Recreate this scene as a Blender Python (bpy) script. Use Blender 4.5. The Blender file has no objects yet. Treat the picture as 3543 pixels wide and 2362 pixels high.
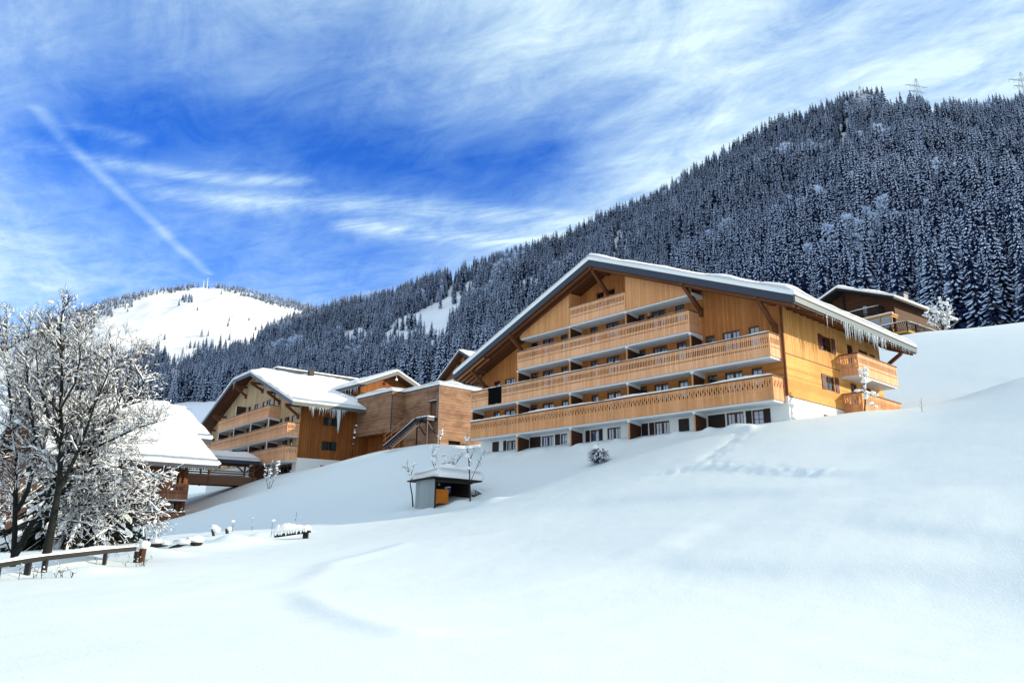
import bpy, math, random
import numpy as np
from mathutils import Vector, Matrix
random.seed(11)
rng = np.random.default_rng(11)
sc = bpy.context.scene
COL = sc.collection
# ---------------------------------------------------------------- camera frame (solved from the chalet's vanishing points)
W, H = 3543, 2362
PP = np.array([W / 2, H / 2]); V1 = np.array([-605, 1812.]); V2 = np.array([4702, 1872.])
FOC = math.sqrt(-np.dot(V1 - PP, V2 - PP))
def _cam(x, y): return np.array([x - PP[0], -(y - PP[1]), FOC])
_d1 = _cam(*V1); _d1 /= np.linalg.norm(_d1); _d2 = _cam(*V2); _d2 /= np.linalg.norm(_d2)
_up = np.cross(_d2, _d1); _up /= np.linalg.norm(_up); _up = _up if _up[1] > 0 else -_up
_Y = np.array([0, 0, 1.]) - _up * _up[2]; _Y /= np.linalg.norm(_Y)
_X = np.cross(_Y, _up); _X = _X if _X[0] > 0 else -_X
R = np.stack([_X, _Y, _up])
D1 = R @ _d1; D2 = R @ _d2; ZV = np.array([0, 0, 1.])
def ray(x, y): r = R @ _cam(x, y); return r / np.linalg.norm(r)
def pxY(x, y, Y): r = R @ _cam(x, y); return r * Y / r[1]
def azt(x, y):
    r = R @ _cam(x, y); h = math.hypot(r[0], r[1]); return math.atan2(r[0], r[1]), r[2] / h
def project(P):
    c = np.asarray(P, float) @ R
    return np.stack([PP[0] + FOC * c[..., 0] / c[..., 2], PP[1] - FOC * c[..., 1] / c[..., 2]], -1)
def rotz(v, deg):
    c, s = math.cos(math.radians(deg)), math.sin(math.radians(deg)); return np.array([c * v[0] - s * v[1], s * v[0] + c * v[1], v[2]])
DS = 1.50638
K = ray(2671.5, 1297.7) * 47.98           # outer corner of the big chalet's lowest balcony rail
K2 = np.array([-25.7274, 84.8203, 9.2731]) # the same corner of the left chalet
K3 = np.array([-31.2442, 73.0563, 1.4353]) # of the chalet behind the bare tree
# ---------------------------------------------------------------- mesh builder
class MB:
    def __init__(s): s.v = []; s.f = []; s.m = []
    def add(s, vs, fs, mi=0):
        o = len(s.v); s.v.extend([tuple(map(float, p)) for p in vs])
        for k, f in enumerate(fs):
            s.f.append(tuple(i + o for i in f)); s.m.append(mi[k] if isinstance(mi, (list, tuple)) else mi)
    def box(s, x0, x1, y0, y1, z0, z1, mi=0):
        s.add([(x0, y0, z0), (x1, y0, z0), (x1, y1, z0), (x0, y1, z0), (x0, y0, z1), (x1, y0, z1), (x1, y1, z1), (x0, y1, z1)],
              [(0, 3, 2, 1), (4, 5, 6, 7), (0, 1, 5, 4), (1, 2, 6, 5), (2, 3, 7, 6), (3, 0, 4, 7)], mi)
    def mbox(s, M, a0, a1, d0, d1, z0, z1, mi=0):
        s.add([M(a, d, z) for z in (z0, z1) for a, d in ((a0, d0), (a1, d0), (a1, d1), (a0, d1))],
              [(0, 3, 2, 1), (4, 5, 6, 7), (0, 1, 5, 4), (1, 2, 6, 5), (2, 3, 7, 6), (3, 0, 4, 7)], mi)
    def prism(s, poly, fn, a, b, mi=0, mcap=None, mside=None):
        n = len(poly); vs = [fn(p, a) for p in poly] + [fn(p, b) for p in poly]
        fs = [tuple(range(n - 1, -1, -1)), tuple(range(n, 2 * n))]; m = [mi if mcap is None else mcap] * 2
        for i in range(n):
            j = (i + 1) % n; fs.append((i, j, n + j, n + i)); m.append(mi if mside is None else mside[i])
        s.add(vs, fs, m)
    def beam(s, p, q, w, h, mi=0, upv=(0, 0, 1)):
        p, q = Vector(p), Vector(q); d = (q - p).normalized(); u = Vector(upv)
        sd = d.cross(u)
        if sd.length < 1e-4: sd = d.cross(Vector((1, 0, 0)))
        sd.normalize(); u = sd.cross(d); vs = []
        for c in (p, q):
            for a, b in ((-1, -1), (1, -1), (1, 1), (-1, 1)): vs.append(c + sd * a * w / 2 + u * b * h / 2)
        s.add(vs, [(0, 3, 2, 1), (4, 5, 6, 7), (0, 1, 5, 4), (1, 2, 6, 5), (2, 3, 7, 6), (3, 0, 4, 7)], mi)
    def tube(s, pts, rad, n=6, mi=0, cap=True):
        pts = [Vector(p) for p in pts]; vs = []; fs = []
        for i, p in enumerate(pts):
            d = (pts[min(i + 1, len(pts) - 1)] - pts[max(i - 1, 0)]).normalized()
            a = d.orthogonal().normalized() if abs(d.z) > .99 else d.cross(Vector((0, 0, 1))).normalized()
            b = d.cross(a)
            for k in range(n):
                t = 2 * math.pi * k / n; vs.append(p + (a * math.cos(t) + b * math.sin(t)) * rad[i])
        for i in range(len(pts) - 1):
            for k in range(n):
                fs.append((i * n + k, i * n + (k + 1) % n, (i + 1) * n + (k + 1) % n, (i + 1) * n + k))
        if cap: fs.append(tuple(range(n))[::-1]); fs.append(tuple(range((len(pts) - 1) * n, len(pts) * n)))
        s.add(vs, fs, mi)
    def blob(s, c, rx, ry, rz, mi=0, seed=0):
        rnd = random.Random(seed or random.random()); vs = [(0, 0, -1)]; fs = []; n = 7
        lat = (-.6, 0, .6)
        for t in lat:
            for k in range(n):
                a = 2 * math.pi * (k + .5 * (t > 0)) / n; q = math.cos(t * 1.1) * rnd.uniform(.82, 1.12); vs.append((math.cos(a) * q, math.sin(a) * q, math.sin(t * 1.1) * rnd.uniform(.9, 1.1)))
        vs.append((0, 0, 1))
        for k in range(n): fs.append((0, 1 + (k + 1) % n, 1 + k)); fs.append((1 + 2 * n + k, 1 + 2 * n + (k + 1) % n, 1 + 3 * n))
        for r in range(2):
            for k in range(n): a = 1 + r * n + k; b = 1 + r * n + (k + 1) % n; fs.append((a, b, b + n, a + n))
        s.add([(c[0] + x * rx, c[1] + y * ry, c[2] + z * rz) for x, y, z in vs], fs, mi)
    def mesh(s, name, mats, smooth=False):
        me = bpy.data.meshes.new(name); me.from_pydata(s.v, [], s.f)
        for m in mats: me.materials.append(m)
        if len(mats) > 1: me.polygons.foreach_set('material_index', s.m)
        if smooth: me.polygons.foreach_set('use_smooth', [True] * len(me.polygons))
        me.update(); return me
def link(name, me, parent=None, loc=None):
    o = bpy.data.objects.new(name, me); COL.objects.link(o)
    if parent is not None:
        o.parent = parent
        if 'zoff' in parent: o.location = (0, 0, parent['zoff'])
    if loc is not None: o.location = loc
    return o
def build(name, mb, mats, parent=None, smooth=False, loc=None):
    if not isinstance(mats, (list, tuple)): mats = [mats]
    return link(name, mb.mesh(name, mats, smooth), parent, loc)
def tag(o, label=None, cat=None, group=None, kind=None):
    if label: o['label'] = label
    if cat: o['category'] = cat
    if group: o['group'] = group
    if kind: o['kind'] = kind
    return o
def thing(name, label, cat, origin, xdir=None, zoff=0., group=None):
    """Empty at the thing's base; its parts are written in local metres with z = 0 at height zoff above the base"""
    o = bpy.data.objects.new(name, None); COL.objects.link(o); o.empty_display_size = .5
    o.location = (float(origin[0]), float(origin[1]), float(origin[2]) - zoff)
    if xdir is not None: o.rotation_euler = (0, 0, math.atan2(xdir[1], xdir[0]))
    if zoff: o['zoff'] = float(zoff)
    return tag(o, label, cat, group)
# ---------------------------------------------------------------- materials
def new_mat(name):
    m = bpy.data.materials.new(name); m.use_nodes = True; nt = m.node_tree; nt.nodes.clear(); return m, nt
class NT:
    """tiny expression helper on a node tree"""
    def __init__(s, nt): s.nt = nt
    def node(s, t, **kw):
        n = s.nt.nodes.new(t)
        for k, v in kw.items(): setattr(n, k, v)
        return n
    def put(s, sock, v):
        if isinstance(v, bpy.types.NodeSocket): s.nt.links.new(v, sock)
        elif v is not None: sock.default_value = v
    def m(s, op, a, b=None, c=None, clamp=False):
        n = s.node('ShaderNodeMath', operation=op); n.use_clamp = clamp
        s.put(n.inputs[0], a)
        if b is not None: s.put(n.inputs[1], b)
        if c is not None: s.put(n.inputs[2], c)
        return n.outputs[0]
    def mix(s, f, a, b, bt='MIX'):
        n = s.node('ShaderNodeMix', data_type='RGBA', blend_type=bt); s.put(n.inputs[0], f); s.put(n.inputs[6], a); s.put(n.inputs[7], b); return n.outputs[2]
    def rng(s, v, a, b, c=0., d=1., smooth=False):
        n = s.node('ShaderNodeMapRange'); n.interpolation_type = 'SMOOTHSTEP' if smooth else 'LINEAR'
        s.put(n.inputs[0], v); n.inputs[1].default_value = a; n.inputs[2].default_value = b; n.inputs[3].default_value = c; n.inputs[4].default_value = d; return n.outputs[0]
    def noise(s, vec, scale, detail=3., rough=.5, dist=0.):
        n = s.node('ShaderNodeTexNoise'); s.put(n.inputs['Vector'], vec); n.inputs['Scale'].default_value = scale; n.inputs['Detail'].default_value = detail
        n.inputs['Roughness'].default_value = rough; n.inputs['Distortion'].default_value = dist; return n.outputs[0]
    def comb(s, x, y, z):
        n = s.node('ShaderNodeCombineXYZ'); s.put(n.inputs[0], x); s.put(n.inputs[1], y); s.put(n.inputs[2], z); return n.outputs[0]
    def sep(s, v): n = s.node('ShaderNodeSeparateXYZ'); s.put(n.inputs[0], v); return n.outputs
    def vmul(s, v, k): n = s.node('ShaderNodeVectorMath', operation='MULTIPLY'); s.put(n.inputs[0], v); n.inputs[1].default_value = k; return n.outputs[0]
    def principled(s, col, rough=.6, spec=.5, metal=0., bump=None, bstr=.3, bdist=.02):
        b = s.node('ShaderNodeBsdfPrincipled'); s.put(b.inputs['Base Color'], col); s.put(b.inputs['Roughness'], rough)
        b.inputs['Specular IOR Level'].default_value = spec; b.inputs['Metallic'].default_value = metal
        if bump is not None:
            n = s.node('ShaderNodeBump'); n.inputs['Strength'].default_value = bstr; n.inputs['Distance'].default_value = bdist; s.put(n.inputs['Height'], bump); s.nt.links.new(n.outputs[0], b.inputs['Normal'])
        o = s.node('ShaderNodeOutputMaterial'); s.nt.links.new(b.outputs[0], o.inputs[0]); return b
def c4(c): return (c[0], c[1], c[2], 1.)
def wood(name, c1, c2, axis, pitch, grain='z', seam=.06, knots=.5, stain=None, rough=.7, gap=.45):
    m, nt = new_mat(name); e = NT(nt)
    tc = e.node('ShaderNodeTexCoord').outputs['Object']; x, y, z = e.sep(tc)
    along = {'xy': e.m('ADD', x, y), 'x': x, 'y': y, 'z': z}[axis]
    q = e.m('DIVIDE', along, pitch); idn = e.m('FLOOR', q); fr = e.m('FRACT', q)
    wn = e.node('ShaderNodeTexWhiteNoise', noise_dimensions='1D'); e.put(wn.inputs['W'], idn); rv = wn.outputs['Value']
    if grain == 'z': gv = e.comb(e.m('MULTIPLY', e.m('ADD', x, y), 22.), e.m('MULTIPLY', rv, 40.), e.m('MULTIPLY', z, 1.6))
    else: gv = e.comb(e.m('MULTIPLY', e.m('ADD', x, y), 1.6), e.m('MULTIPLY', rv, 40.), e.m('MULTIPLY', z, 22.))
    g = e.noise(gv, 1., 4., .6)
    big = e.noise(tc, .35, 3., .6)
    t = e.m('ADD', e.m('MULTIPLY', rv, .55), e.m('MULTIPLY', e.m('SUBTRACT', g, .5), .9)); t = e.m('ADD', t, e.m('MULTIPLY', e.m('SUBTRACT', big, .5), 1.1), clamp=True)
    col = e.mix(t, c4(c1), c4(c2))
    vo = e.node('ShaderNodeTexVoronoi'); e.put(vo.inputs['Vector'], e.comb(e.m('MULTIPLY', e.m('ADD', x, y), 2.6 if grain == 'z' else 1.1), 0., e.m('MULTIPLY', z, 1.1 if grain == 'z' else 2.6)))
    vo.inputs['Scale'].default_value = 1.6
    kn = e.rng(vo.outputs['Distance'], .03, .13, knots, 0.)
    col = e.mix(kn, col, c4([k * .28 for k in c1]))
    if stain:
        sv = e.comb(e.m('MULTIPLY', e.m('ADD', x, y), stain[1]), 0., e.m('MULTIPLY', z, stain[2])); sn = e.rng(e.noise(sv, 1., 4., .65), .48, .7, 0., stain[3]); col = e.mix(sn, col, c4(stain[0]))
    sm = e.m('ADD', e.m('LESS_THAN', fr, seam), 0.); col = e.mix(e.m('MULTIPLY', sm, gap * 1.6), col, c4([k * .2 for k in c1]))
    hgt = e.m('SUBTRACT', e.m('MULTIPLY', g, .15), sm)
    e.principled(col, rough, .25, bump=hgt, bstr=.5, bdist=.012); return m
def plain(name, col, rough=.6, spec=.4, metal=0., var=.12, scale=6., bump=0.):
    m, nt = new_mat(name); e = NT(nt); tc = e.node('ShaderNodeTexCoord').outputs['Object']
    n = e.noise(tc, scale, 4., .6)
    c = e.mix(n, c4([k * (1 - var) for k in col]), c4([min(1, k * (1 + var)) for k in col]))
    e.principled(c, rough, spec, metal, bump=n if bump else None, bstr=bump, bdist=.02); return m
def snow_mat(name, col=(.86, .885, .905), s1=.9, b=.25, fine=9.):
    m, nt = new_mat(name); e = NT(nt); tc = e.node('ShaderNodeTexCoord').outputs['Object']
    h = e.m('ADD', e.noise(tc, s1, 4., .55), e.m('MULTIPLY', e.noise(tc, fine, 4., .6), .22))
    b_ = e.principled(c4(col), .75, .25, bump=h, bstr=b, bdist=.12); return m
def glass_mat(name, tint, fac):
    m, nt = new_mat(name); e = NT(nt)
    t = e.node('ShaderNodeBsdfTransparent'); t.inputs[0].default_value = c4(tint); g = e.node('ShaderNodeBsdfGlossy'); g.inputs['Color'].default_value = (.9, .95, 1, 1); g.inputs['Roughness'].default_value = .04
    tc = e.node('ShaderNodeTexCoord').outputs['Object']; bp = e.node('ShaderNodeBump'); bp.inputs['Strength'].default_value = .04; e.put(bp.inputs['Height'], e.noise(tc, 1.7, 1.)); nt.links.new(bp.outputs[0], g.inputs['Normal'])
    mx = e.node('ShaderNodeMixShader'); mx.inputs[0].default_value = fac; nt.links.new(t.outputs[0], mx.inputs[1]); nt.links.new(g.outputs[0], mx.inputs[2])
    o = e.node('ShaderNodeOutputMaterial'); nt.links.new(mx.outputs[0], o.inputs[0]); return m
def ice_mat(name):
    m, nt = new_mat(name); e = NT(nt); b = e.principled((.78, .88, .93, 1), .12, .6)
    b.inputs['Transmission Weight'].default_value = .45; b.inputs['IOR'].default_value = 1.3; return m
M = {}
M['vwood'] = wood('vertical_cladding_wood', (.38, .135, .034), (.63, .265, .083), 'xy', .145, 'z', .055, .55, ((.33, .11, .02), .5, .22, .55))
M['shw'] = wood('sunlit_side_horizontal_wood', (.56, .25, .055), (.86, .50, .15), 'z', .15, 'x', .06, .45, ((.50, .22, .05), .3, .5, .4), gap=.3)  # lighter, yellower side copy: sunlight put into the colour of the bleached boards
M['svw'] = wood('sunlit_side_vertical_wood', (.54, .25, .065), (.84, .50, .175), 'xy', .145, 'z', .055, .6, ((.45, .18, .03), .4, .2, .4))  # same for the vertical boards: sunlight put into their bleached colour
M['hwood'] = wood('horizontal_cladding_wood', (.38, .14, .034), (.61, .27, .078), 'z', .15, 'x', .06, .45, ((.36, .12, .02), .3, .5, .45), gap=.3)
M['gwood'] = wood('gable_panel_wood', (.56, .25, .10), (.78, .40, .175), 'xy', .145, 'z', .05, .45)
M['rail'] = wood('railing_board_wood', (.68, .335, .165), (.91, .535, .32), 'xy', .1415, 'z', .0, .25)
M['rail_old'] = wood('carved_railing_wood', (.58, .265, .11), (.84, .44, .215), 'xy', .1715, 'z', .0, .3, ((.26, .13, .05), .6, .3, .4))
M['rail_red'] = wood('red_brown_railing_wood', (.22, .085, .042), (.42, .19, .10), 'xy', .1415, 'z', .0, .3)
M['pale'] = wood('pale_gable_wood', (.42, .30, .17), (.68, .53, .33), 'xy', .145, 'z', .05, .5, ((.40, .22, .08), .4, .3, .4))
M['owood'] = wood('amber_side_wood', (.20, .060, .012), (.36, .135, .030), 'xy', .145, 'z', .05, .5, ((.16, .045, .01), .5, .22, .5))
M['larch'] = wood('weathered_slat_wood', (.28, .145, .085), (.52, .33, .20), 'z', .125, 'x', .24, .25, ((.10, .05, .03), .35, .8, .85), gap=.6)
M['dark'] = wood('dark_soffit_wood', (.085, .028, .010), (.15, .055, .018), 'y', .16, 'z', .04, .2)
M['beam'] = wood('brown_beam_wood', (.12, .04, .015), (.20, .075, .028), 'z', .6, 'z', .0, .2)
M['rafter'] = wood('bright_rafter_wood', (.34, .14, .05), (.46, .21, .08), 'z', .6, 'z', .0, .2)
M['panel'] = wood('partition_wood', (.055, .022, .012), (.095, .04, .022), 'z', .12, 'x', .08, .2)
M['hrail'] = plain('handrail_wood', (.16, .085, .05), .7)
M['chwood'] = wood('brown_chalet_wood', (.16, .055, .017), (.27, .10, .032), 'z', .2, 'x', .05, .3, ((.09, .032, .012), .3, .5, .5))
M['dkwood'] = wood('tarred_chalet_wood', (.055, .020, .008), (.105, .04, .016), 'z', .22, 'x', .05, .3)
M['grey'] = wood('grey_plank_wood', (.24, .29, .31), (.40, .45, .47), 'xy', .19, 'z', .05, .15, ((.25, .29, .33), 1.2, .3, .5))
M['shed'] = wood('shed_black_wood', (.012, .010, .010), (.03, .024, .02), 'z', .2, 'x', .08, .1)
M['fence'] = wood('old_fence_wood', (.018, .019, .021), (.042, .040, .040), 'z', .3, 'x', .0, .3)
M['plaster'] = plain('white_plaster', (.74, .75, .74), .85, .2, var=.04, scale=2., bump=.08)
M['conc'] = plain('white_concrete', (.68, .70, .72), .8, .2, var=.06, scale=3.)
M['metal'] = plain('slate_blue_sheet', (.022, .034, .06), .45, .4, .0, .2, 2.)
M['gutter'] = plain('grey_gutter_metal', (.10, .12, .125), .35, .5, .4, .2, 3.)
M['slate'] = plain('blue_slate_verge', (.075, .11, .17), .5, .4, .0, .3, 2.5)
M['steel'] = plain('dark_steel', (.020, .020, .030), .45, .5, .5, .2, 4.)
M['frame'] = plain('window_frame_wood', (.10, .032, .014), .5, .4)
M['room'] = plain('unlit_room_sheet', (.012, .011, .012), .9, .1)  # flat dark sheet behind openings, the unlit interior put into colour
M['curtain'] = plain('curtain_cloth', (.42, .50, .62), .9, .1, var=.1, scale=12.)
M['shut'] = plain('maroon_shutter_paint', (.085, .008, .017), .5, .4, var=.15)
M['shutd'] = plain('dark_closed_shutter', (.018, .009, .008), .6, .3, var=.2)
M['green'] = plain('dark_green_shutter', (.012, .020, .020), .6, .3, var=.2)
M['glass'] = glass_mat('window_glass', (.50, .58, .72), .26)
M['cloth'] = plain('black_cloth', (.004, .004, .005), .95, .05)
M['ice'] = ice_mat('icicle_ice')
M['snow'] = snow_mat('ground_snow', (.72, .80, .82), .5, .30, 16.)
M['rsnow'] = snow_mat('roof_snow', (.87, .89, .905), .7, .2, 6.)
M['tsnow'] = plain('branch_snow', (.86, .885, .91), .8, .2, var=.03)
M['bark'] = plain('grey_bark', (.016, .018, .016), .9, .1, var=.4, scale=9., bump=.4)
M['twig'] = plain('dark_twig', (.022, .021, .024), .9, .1, var=.3)
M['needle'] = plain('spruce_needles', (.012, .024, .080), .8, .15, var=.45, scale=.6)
M['fsnow'] = plain('needle_snow', (.60, .74, .97), .85, .1, var=.05, scale=.5)  # bluish: the hillside's shade is put into the snow colour
M['trunkm'] = plain('spruce_trunk', (.03, .025, .025), .9, .1)
M['lat'] = plain('galvanised_lattice', (.34, .40, .48), .6, .4, .1)
M['orange'] = plain('orange_board', (.55, .16, .01), .7, .3, var=.2)
M['bluebox'] = plain('blue_paint', (.02, .03, .2), .5, .4)
M['white'] = plain('white_paint', (.8, .8, .8), .5, .4, var=.03)
M['yellow'] = plain('amber_window_frame', (.42, .20, .03), .6, .3)
M['amberwall'] = plain('ochre_render', (.42, .26, .07), .8, .2)
M['log'] = plain('brown_log', (.065, .030, .017), .85, .2, var=.3, scale=5., bump=.3)
M['msnow'] = snow_mat('mountain_snow', (.78, .85, .92), .05, .25, .5)
M['farsnow'] = snow_mat('far_mountain_snow', (.88, .89, .89), .02, .2, .3)
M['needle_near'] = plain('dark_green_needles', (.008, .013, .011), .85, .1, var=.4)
# ---------------------------------------------------------------- snow field: thin-plate surface through surveyed points
def wpt(u, w, z): return K + D1 * u + D2 * w + ZV * z
PH = -3.5; E1 = rotz(D1, PH); E2 = rotz(D2, PH)
def wpt2(u, w, z): return K2 + E1 * u + E2 * w + ZV * z
def wpt3(u, w, z): return K3 + D1 * u + D2 * w + ZV * z
TP = [(0, 0, -1.65), (0, -12, -2.3), (-18, -8, -3.0), (18, -8, -.4), (-35, 5, -2.9), (35, 5, 3.4)]
for x, y, Y in [(0, 2362, 7.2), (1771, 2362, 8), (3543, 2362, 8.6), (0, 2150, 12.5), (1771, 2120, 15.5), (3543, 2120, 14), (0, 2005, 23), (480, 1950, 28),
                (800, 1925, 31), (1080, 1868, 38), (1400, 1772, 49.2), (1560, 1750, 49), (1680, 1735, 49), (1771, 1900, 26), (1771, 1720, 44), (1900, 1650, 48.5), (2070, 1608, 47.5), (2400, 1850, 23),
                (2400, 1620, 37), (2700, 1560, 36), (3000, 1900, 18.5), (3543, 1850, 17.5), (3543, 1600, 24), (3543, 1400, 33), (3000, 1560, 32), (3250, 1450, 36), (3543, 1297, 42), (3300, 1390, 41.5),
                (1620, 1640, 57), (1450, 1650, 63), (1200, 1715, 63), (930, 1725, 70), (760, 1740, 71), (900, 1800, 54), (700, 1812, 60), (420, 1850, 55), (200, 1900, 40), (0, 1930, 36)]:
    TP.append(tuple(pxY(x, y, Y)))
for u in (-.2, 6, 13, 20, 26, 29.5): TP.append(tuple(wpt(u, 1.0, -2.72)))
for u, w, z in [(-.3, 5, -2.2), (-.3, 9, -1.55), (-1.6, 9, -1.5), (-1.6, 15.3, -.95), (-.3, 16.5, -.5), (-4, 10, -1.55), (-5, 5, -2.2), (-3.5, 4.63, -2.0), (-4, 16, -.9), (15, 18, .5), (30, 12, 0), (31, 1.2, -2.2)]: TP.append(tuple(wpt(u, w, z)))
for u, w, z in [(-.1, 1.2, -2.88), (5, 1.2, -3.0), (10.6, 1.2, -3.15), (20, 0, -4.2), (-.4, 5, -2.0), (-.4, 7.9, -1.42), (33, 1, -5)]: TP.append(tuple(wpt2(u, w, z)))
for u, w, z in [(-.2, 0, -.95), (-.2, -3.6, -1.4), (-.2, -5.8, -1.65), (12, -8, -2.2), (10, 3, .2)]: TP.append(tuple(wpt3(u, w, z)))
for x, y, Y in [(1180, 1610, 88), (1270, 1572, 85.5), (1350, 1552, 83.5), (1440, 1541, 81.5), (1510, 1530, 79.6), (1610, 1548, 80.5), (1640, 1556, 78)]: TP.append(tuple(pxY(x, y, Y)))
for x, y, Y in [(3130, 1300, 72), (3130, 1415, 56), (3330, 1141, 95), (3200, 1148, 96), (3543, 1114, 88), (3420, 1130, 93), (3350, 1260, 70)]: TP.append(tuple(pxY(x, y, Y)))
TP += [(-8, 108, 12), (12, 100, 17), (30, 100, 22), (60, 118, 30), (-60, 120, 4), (-100, 60, -4), (-60, 40, -3), (-110, 130, 2), (90, 60, 22), (62, 24, 9), (75, 0, 9), (100, 110, 34), (40, 140, 32), (0, 150, 26),
       (-100, 190, 12), (150, 40, 26), (150, 120, 42), (150, -60, 5), (-150, -60, -14), (0, -120, -16), (-160, 60, -9), (0, 210, 40), (110, 190, 52), (-160, 170, 6), (200, 0, 20), (200, 150, 55), (-60, 215, 26)]
TP = np.array(TP)
_S = 40.
def _kern(d2): return np.where(d2 > 1e-12, .5 * d2 * np.log(np.maximum(d2, 1e-12)), 0.)
def tps_fit(P, lam=.002):
    xy = P[:, :2] / _S; n = len(P); A = np.zeros((n + 3, n + 3))
    A[:n, :n] = _kern(((xy[:, None] - xy[None]) ** 2).sum(-1)) + lam * np.eye(n)
    A[:n, n] = 1; A[:n, n + 1:] = xy; A[n, :n] = 1; A[n + 1:, :n] = xy.T
    return xy, np.linalg.solve(A, np.concatenate([P[:, 2], [0, 0, 0]]))
_txy, _tw = tps_fit(TP)
def base_z(x, y):
    x = np.asarray(x, float) / _S; y = np.asarray(y, float) / _S; sh = x.shape; q = np.stack([x.ravel(), y.ravel()], -1); out = np.empty(len(q))
    for i in range(0, len(q), 20000):
        b = q[i:i + 20000]; out[i:i + 20000] = _kern(((b[:, None] - _txy[None]) ** 2).sum(-1)) @ _tw[:-3] + _tw[-3] + b @ _tw[-2:]
    return out.reshape(sh)
class VNoise:
    def __init__(s, seed): s.g = np.random.default_rng(seed).random((256, 256))
    def __call__(s, x, y):
        xi = np.floor(x).astype(int); yi = np.floor(y).astype(int); fx = x - xi; fy = y - yi; fx = fx * fx * (3 - 2 * fx); fy = fy * fy * (3 - 2 * fy)
        g = lambda a, b: s.g[a % 256, b % 256]
        return (g(xi, yi) * (1 - fx) + g(xi + 1, yi) * fx) * (1 - fy) + (g(xi, yi + 1) * (1 - fx) + g(xi + 1, yi + 1) * fx) * fy - .5
VN = VNoise(5)
def hit_base(x, y, n=1500, far=140., fn=None):
    r = ray(x, y); hr = math.hypot(r[0], r[1]); t = np.geomspace(4, far, n) / hr
    P = r[None] * t[:, None]; dz = P[:, 2] - (fn or base_z)(P[:, 0], P[:, 1]); k = np.nonzero(dz < 0)[0]
    if not len(k): return P[-1]
    i = k[0]
    if i == 0: return P[0]
    a = dz[i - 1] / (dz[i - 1] - dz[i]); return P[i - 1] * (1 - a) + P[i] * a
# drifts, banks and old tracks drawn on the slope: (list of photo points, step height, half width, ridge height)
CREASES = [([(2170, 1940), (2330, 1895), (2400, 1845), (2520, 1805)], .10, .55, .0), ([(2170, 1938), (2400, 1955), (2700, 1968), (3100, 1970), (3543, 1962)], .20, .55, .0),
           ([(1700, 1790), (2050, 1735), (2400, 1712), (2700, 1700), (2900, 1688)], .16, .8, .0), ([(2900, 1820), (3100, 1815), (3300, 1838), (3543, 1832)], .12, .5, .03), ([(2250, 1640), (2450, 1610), (2640, 1625), (2850, 1640), (3050, 1625)], .12, .5, .08),
           ([(0, 2170), (400, 2105), (700, 2050), (1000, 1990)], .02, .3, .012), ([(1030, 2040), (1150, 1950), (1400, 1880), (1771, 1835)], -.08, .55, .14), ([(1030, 2040), (1100, 2100), (1300, 2180), (1500, 2220)], .08, .4, .12),
           ([(2600, 1470), (2520, 1530), (2420, 1600), (2250, 1640)], .0, .35, -.10), ([(3543, 1700), (3250, 1690), (3000, 1720), (2700, 1735)], .07, .6, .0)]
_cr = []
for pts, st, hw, rd in CREASES: _cr.append((np.array([hit_base(*p)[:2] for p in pts]), st, hw, rd))
_t1 = [hit_base(*p)[:2] for p in ((2600, 1480), (2520, 1545), (2440, 1600), (2350, 1632), (2250, 1645))]; _t2 = [_t1[2]] + [hit_base(*p)[:2] for p in ((2560, 1622), (2700, 1628), (2850, 1640))]
_trail = list(zip(_t1[:-1], _t1[1:])) + list(zip(_t2[:-1], _t2[1:]))
MOUNDS = []   # (x, y, radius, height)
def detail_z(x, y):
    r = np.hypot(x, y); z = VN(x * .09, y * .09) * .09 + VN(x * .33 + 9, y * .33) * .035 + VN(x * .9 + y * .5, y * .9 - x * .5) * .016 + VN(x * 3.1, y * 3.1) * .006
    z = z * np.clip((r - 2) / 10, .25, 1.)
    for P, st, hw, rd in _cr:
        best = np.full(x.shape, 1e9); sgn = np.zeros(x.shape); tt = np.zeros(x.shape); n = len(P) - 1
        for i in range(n):
            a, b = P[i], P[i + 1]; d = b - a; L = d @ d; t = np.clip(((x - a[0]) * d[0] + (y - a[1]) * d[1]) / L, 0, 1)
            ex = x - a[0] - t * d[0]; ey = y - a[1] - t * d[1]; dd = np.hypot(ex, ey); s = np.sign(d[0] * ey - d[1] * ex); k = dd < best
            best = np.where(k, dd, best); sgn = np.where(k, s, sgn); tt = np.where(k, (i + t) / n, tt)
        q = best * sgn / hw; fade = np.clip(np.minimum(tt, 1 - tt) * 5, 0, 1) * np.exp(-(best / (hw * 4.5)) ** 2)
        z = z + fade * .4 * (st * np.tanh(q) * 1.2 + rd * np.exp(-q * q))
    q = np.full(x.shape, 1e9)
    for a, b in _trail:
        d = b - a; t = np.clip(((x - a[0]) * d[0] + (y - a[1]) * d[1]) / (d @ d), 0, 1); q = np.minimum(q, np.hypot(x - a[0] - t * d[0], y - a[1] - t * d[1]))
    z = z + np.exp(-(q / .8) ** 2) * (np.abs(VN(x * 2.3, y * 2.3)) * .16 + np.abs(VN(x * 5.1, y * 5.1)) * .09 - .05)   # churned, lumpy old track
    return z
def ground_z(x, y):
    x = np.asarray(x, float); y = np.asarray(y, float); z = base_z(x, y) + detail_z(x, y)
    for mx, my, mr, mh in MOUNDS: z = z + mh * np.exp(-((x - mx) ** 2 + (y - my) ** 2) / (mr * mr))
    return z
def gz(x, y): return float(ground_z(np.array([x]), np.array([y]))[0])
def hit(x, y, far=140.): return hit_base(x, y, far=far, fn=ground_z)
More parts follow.
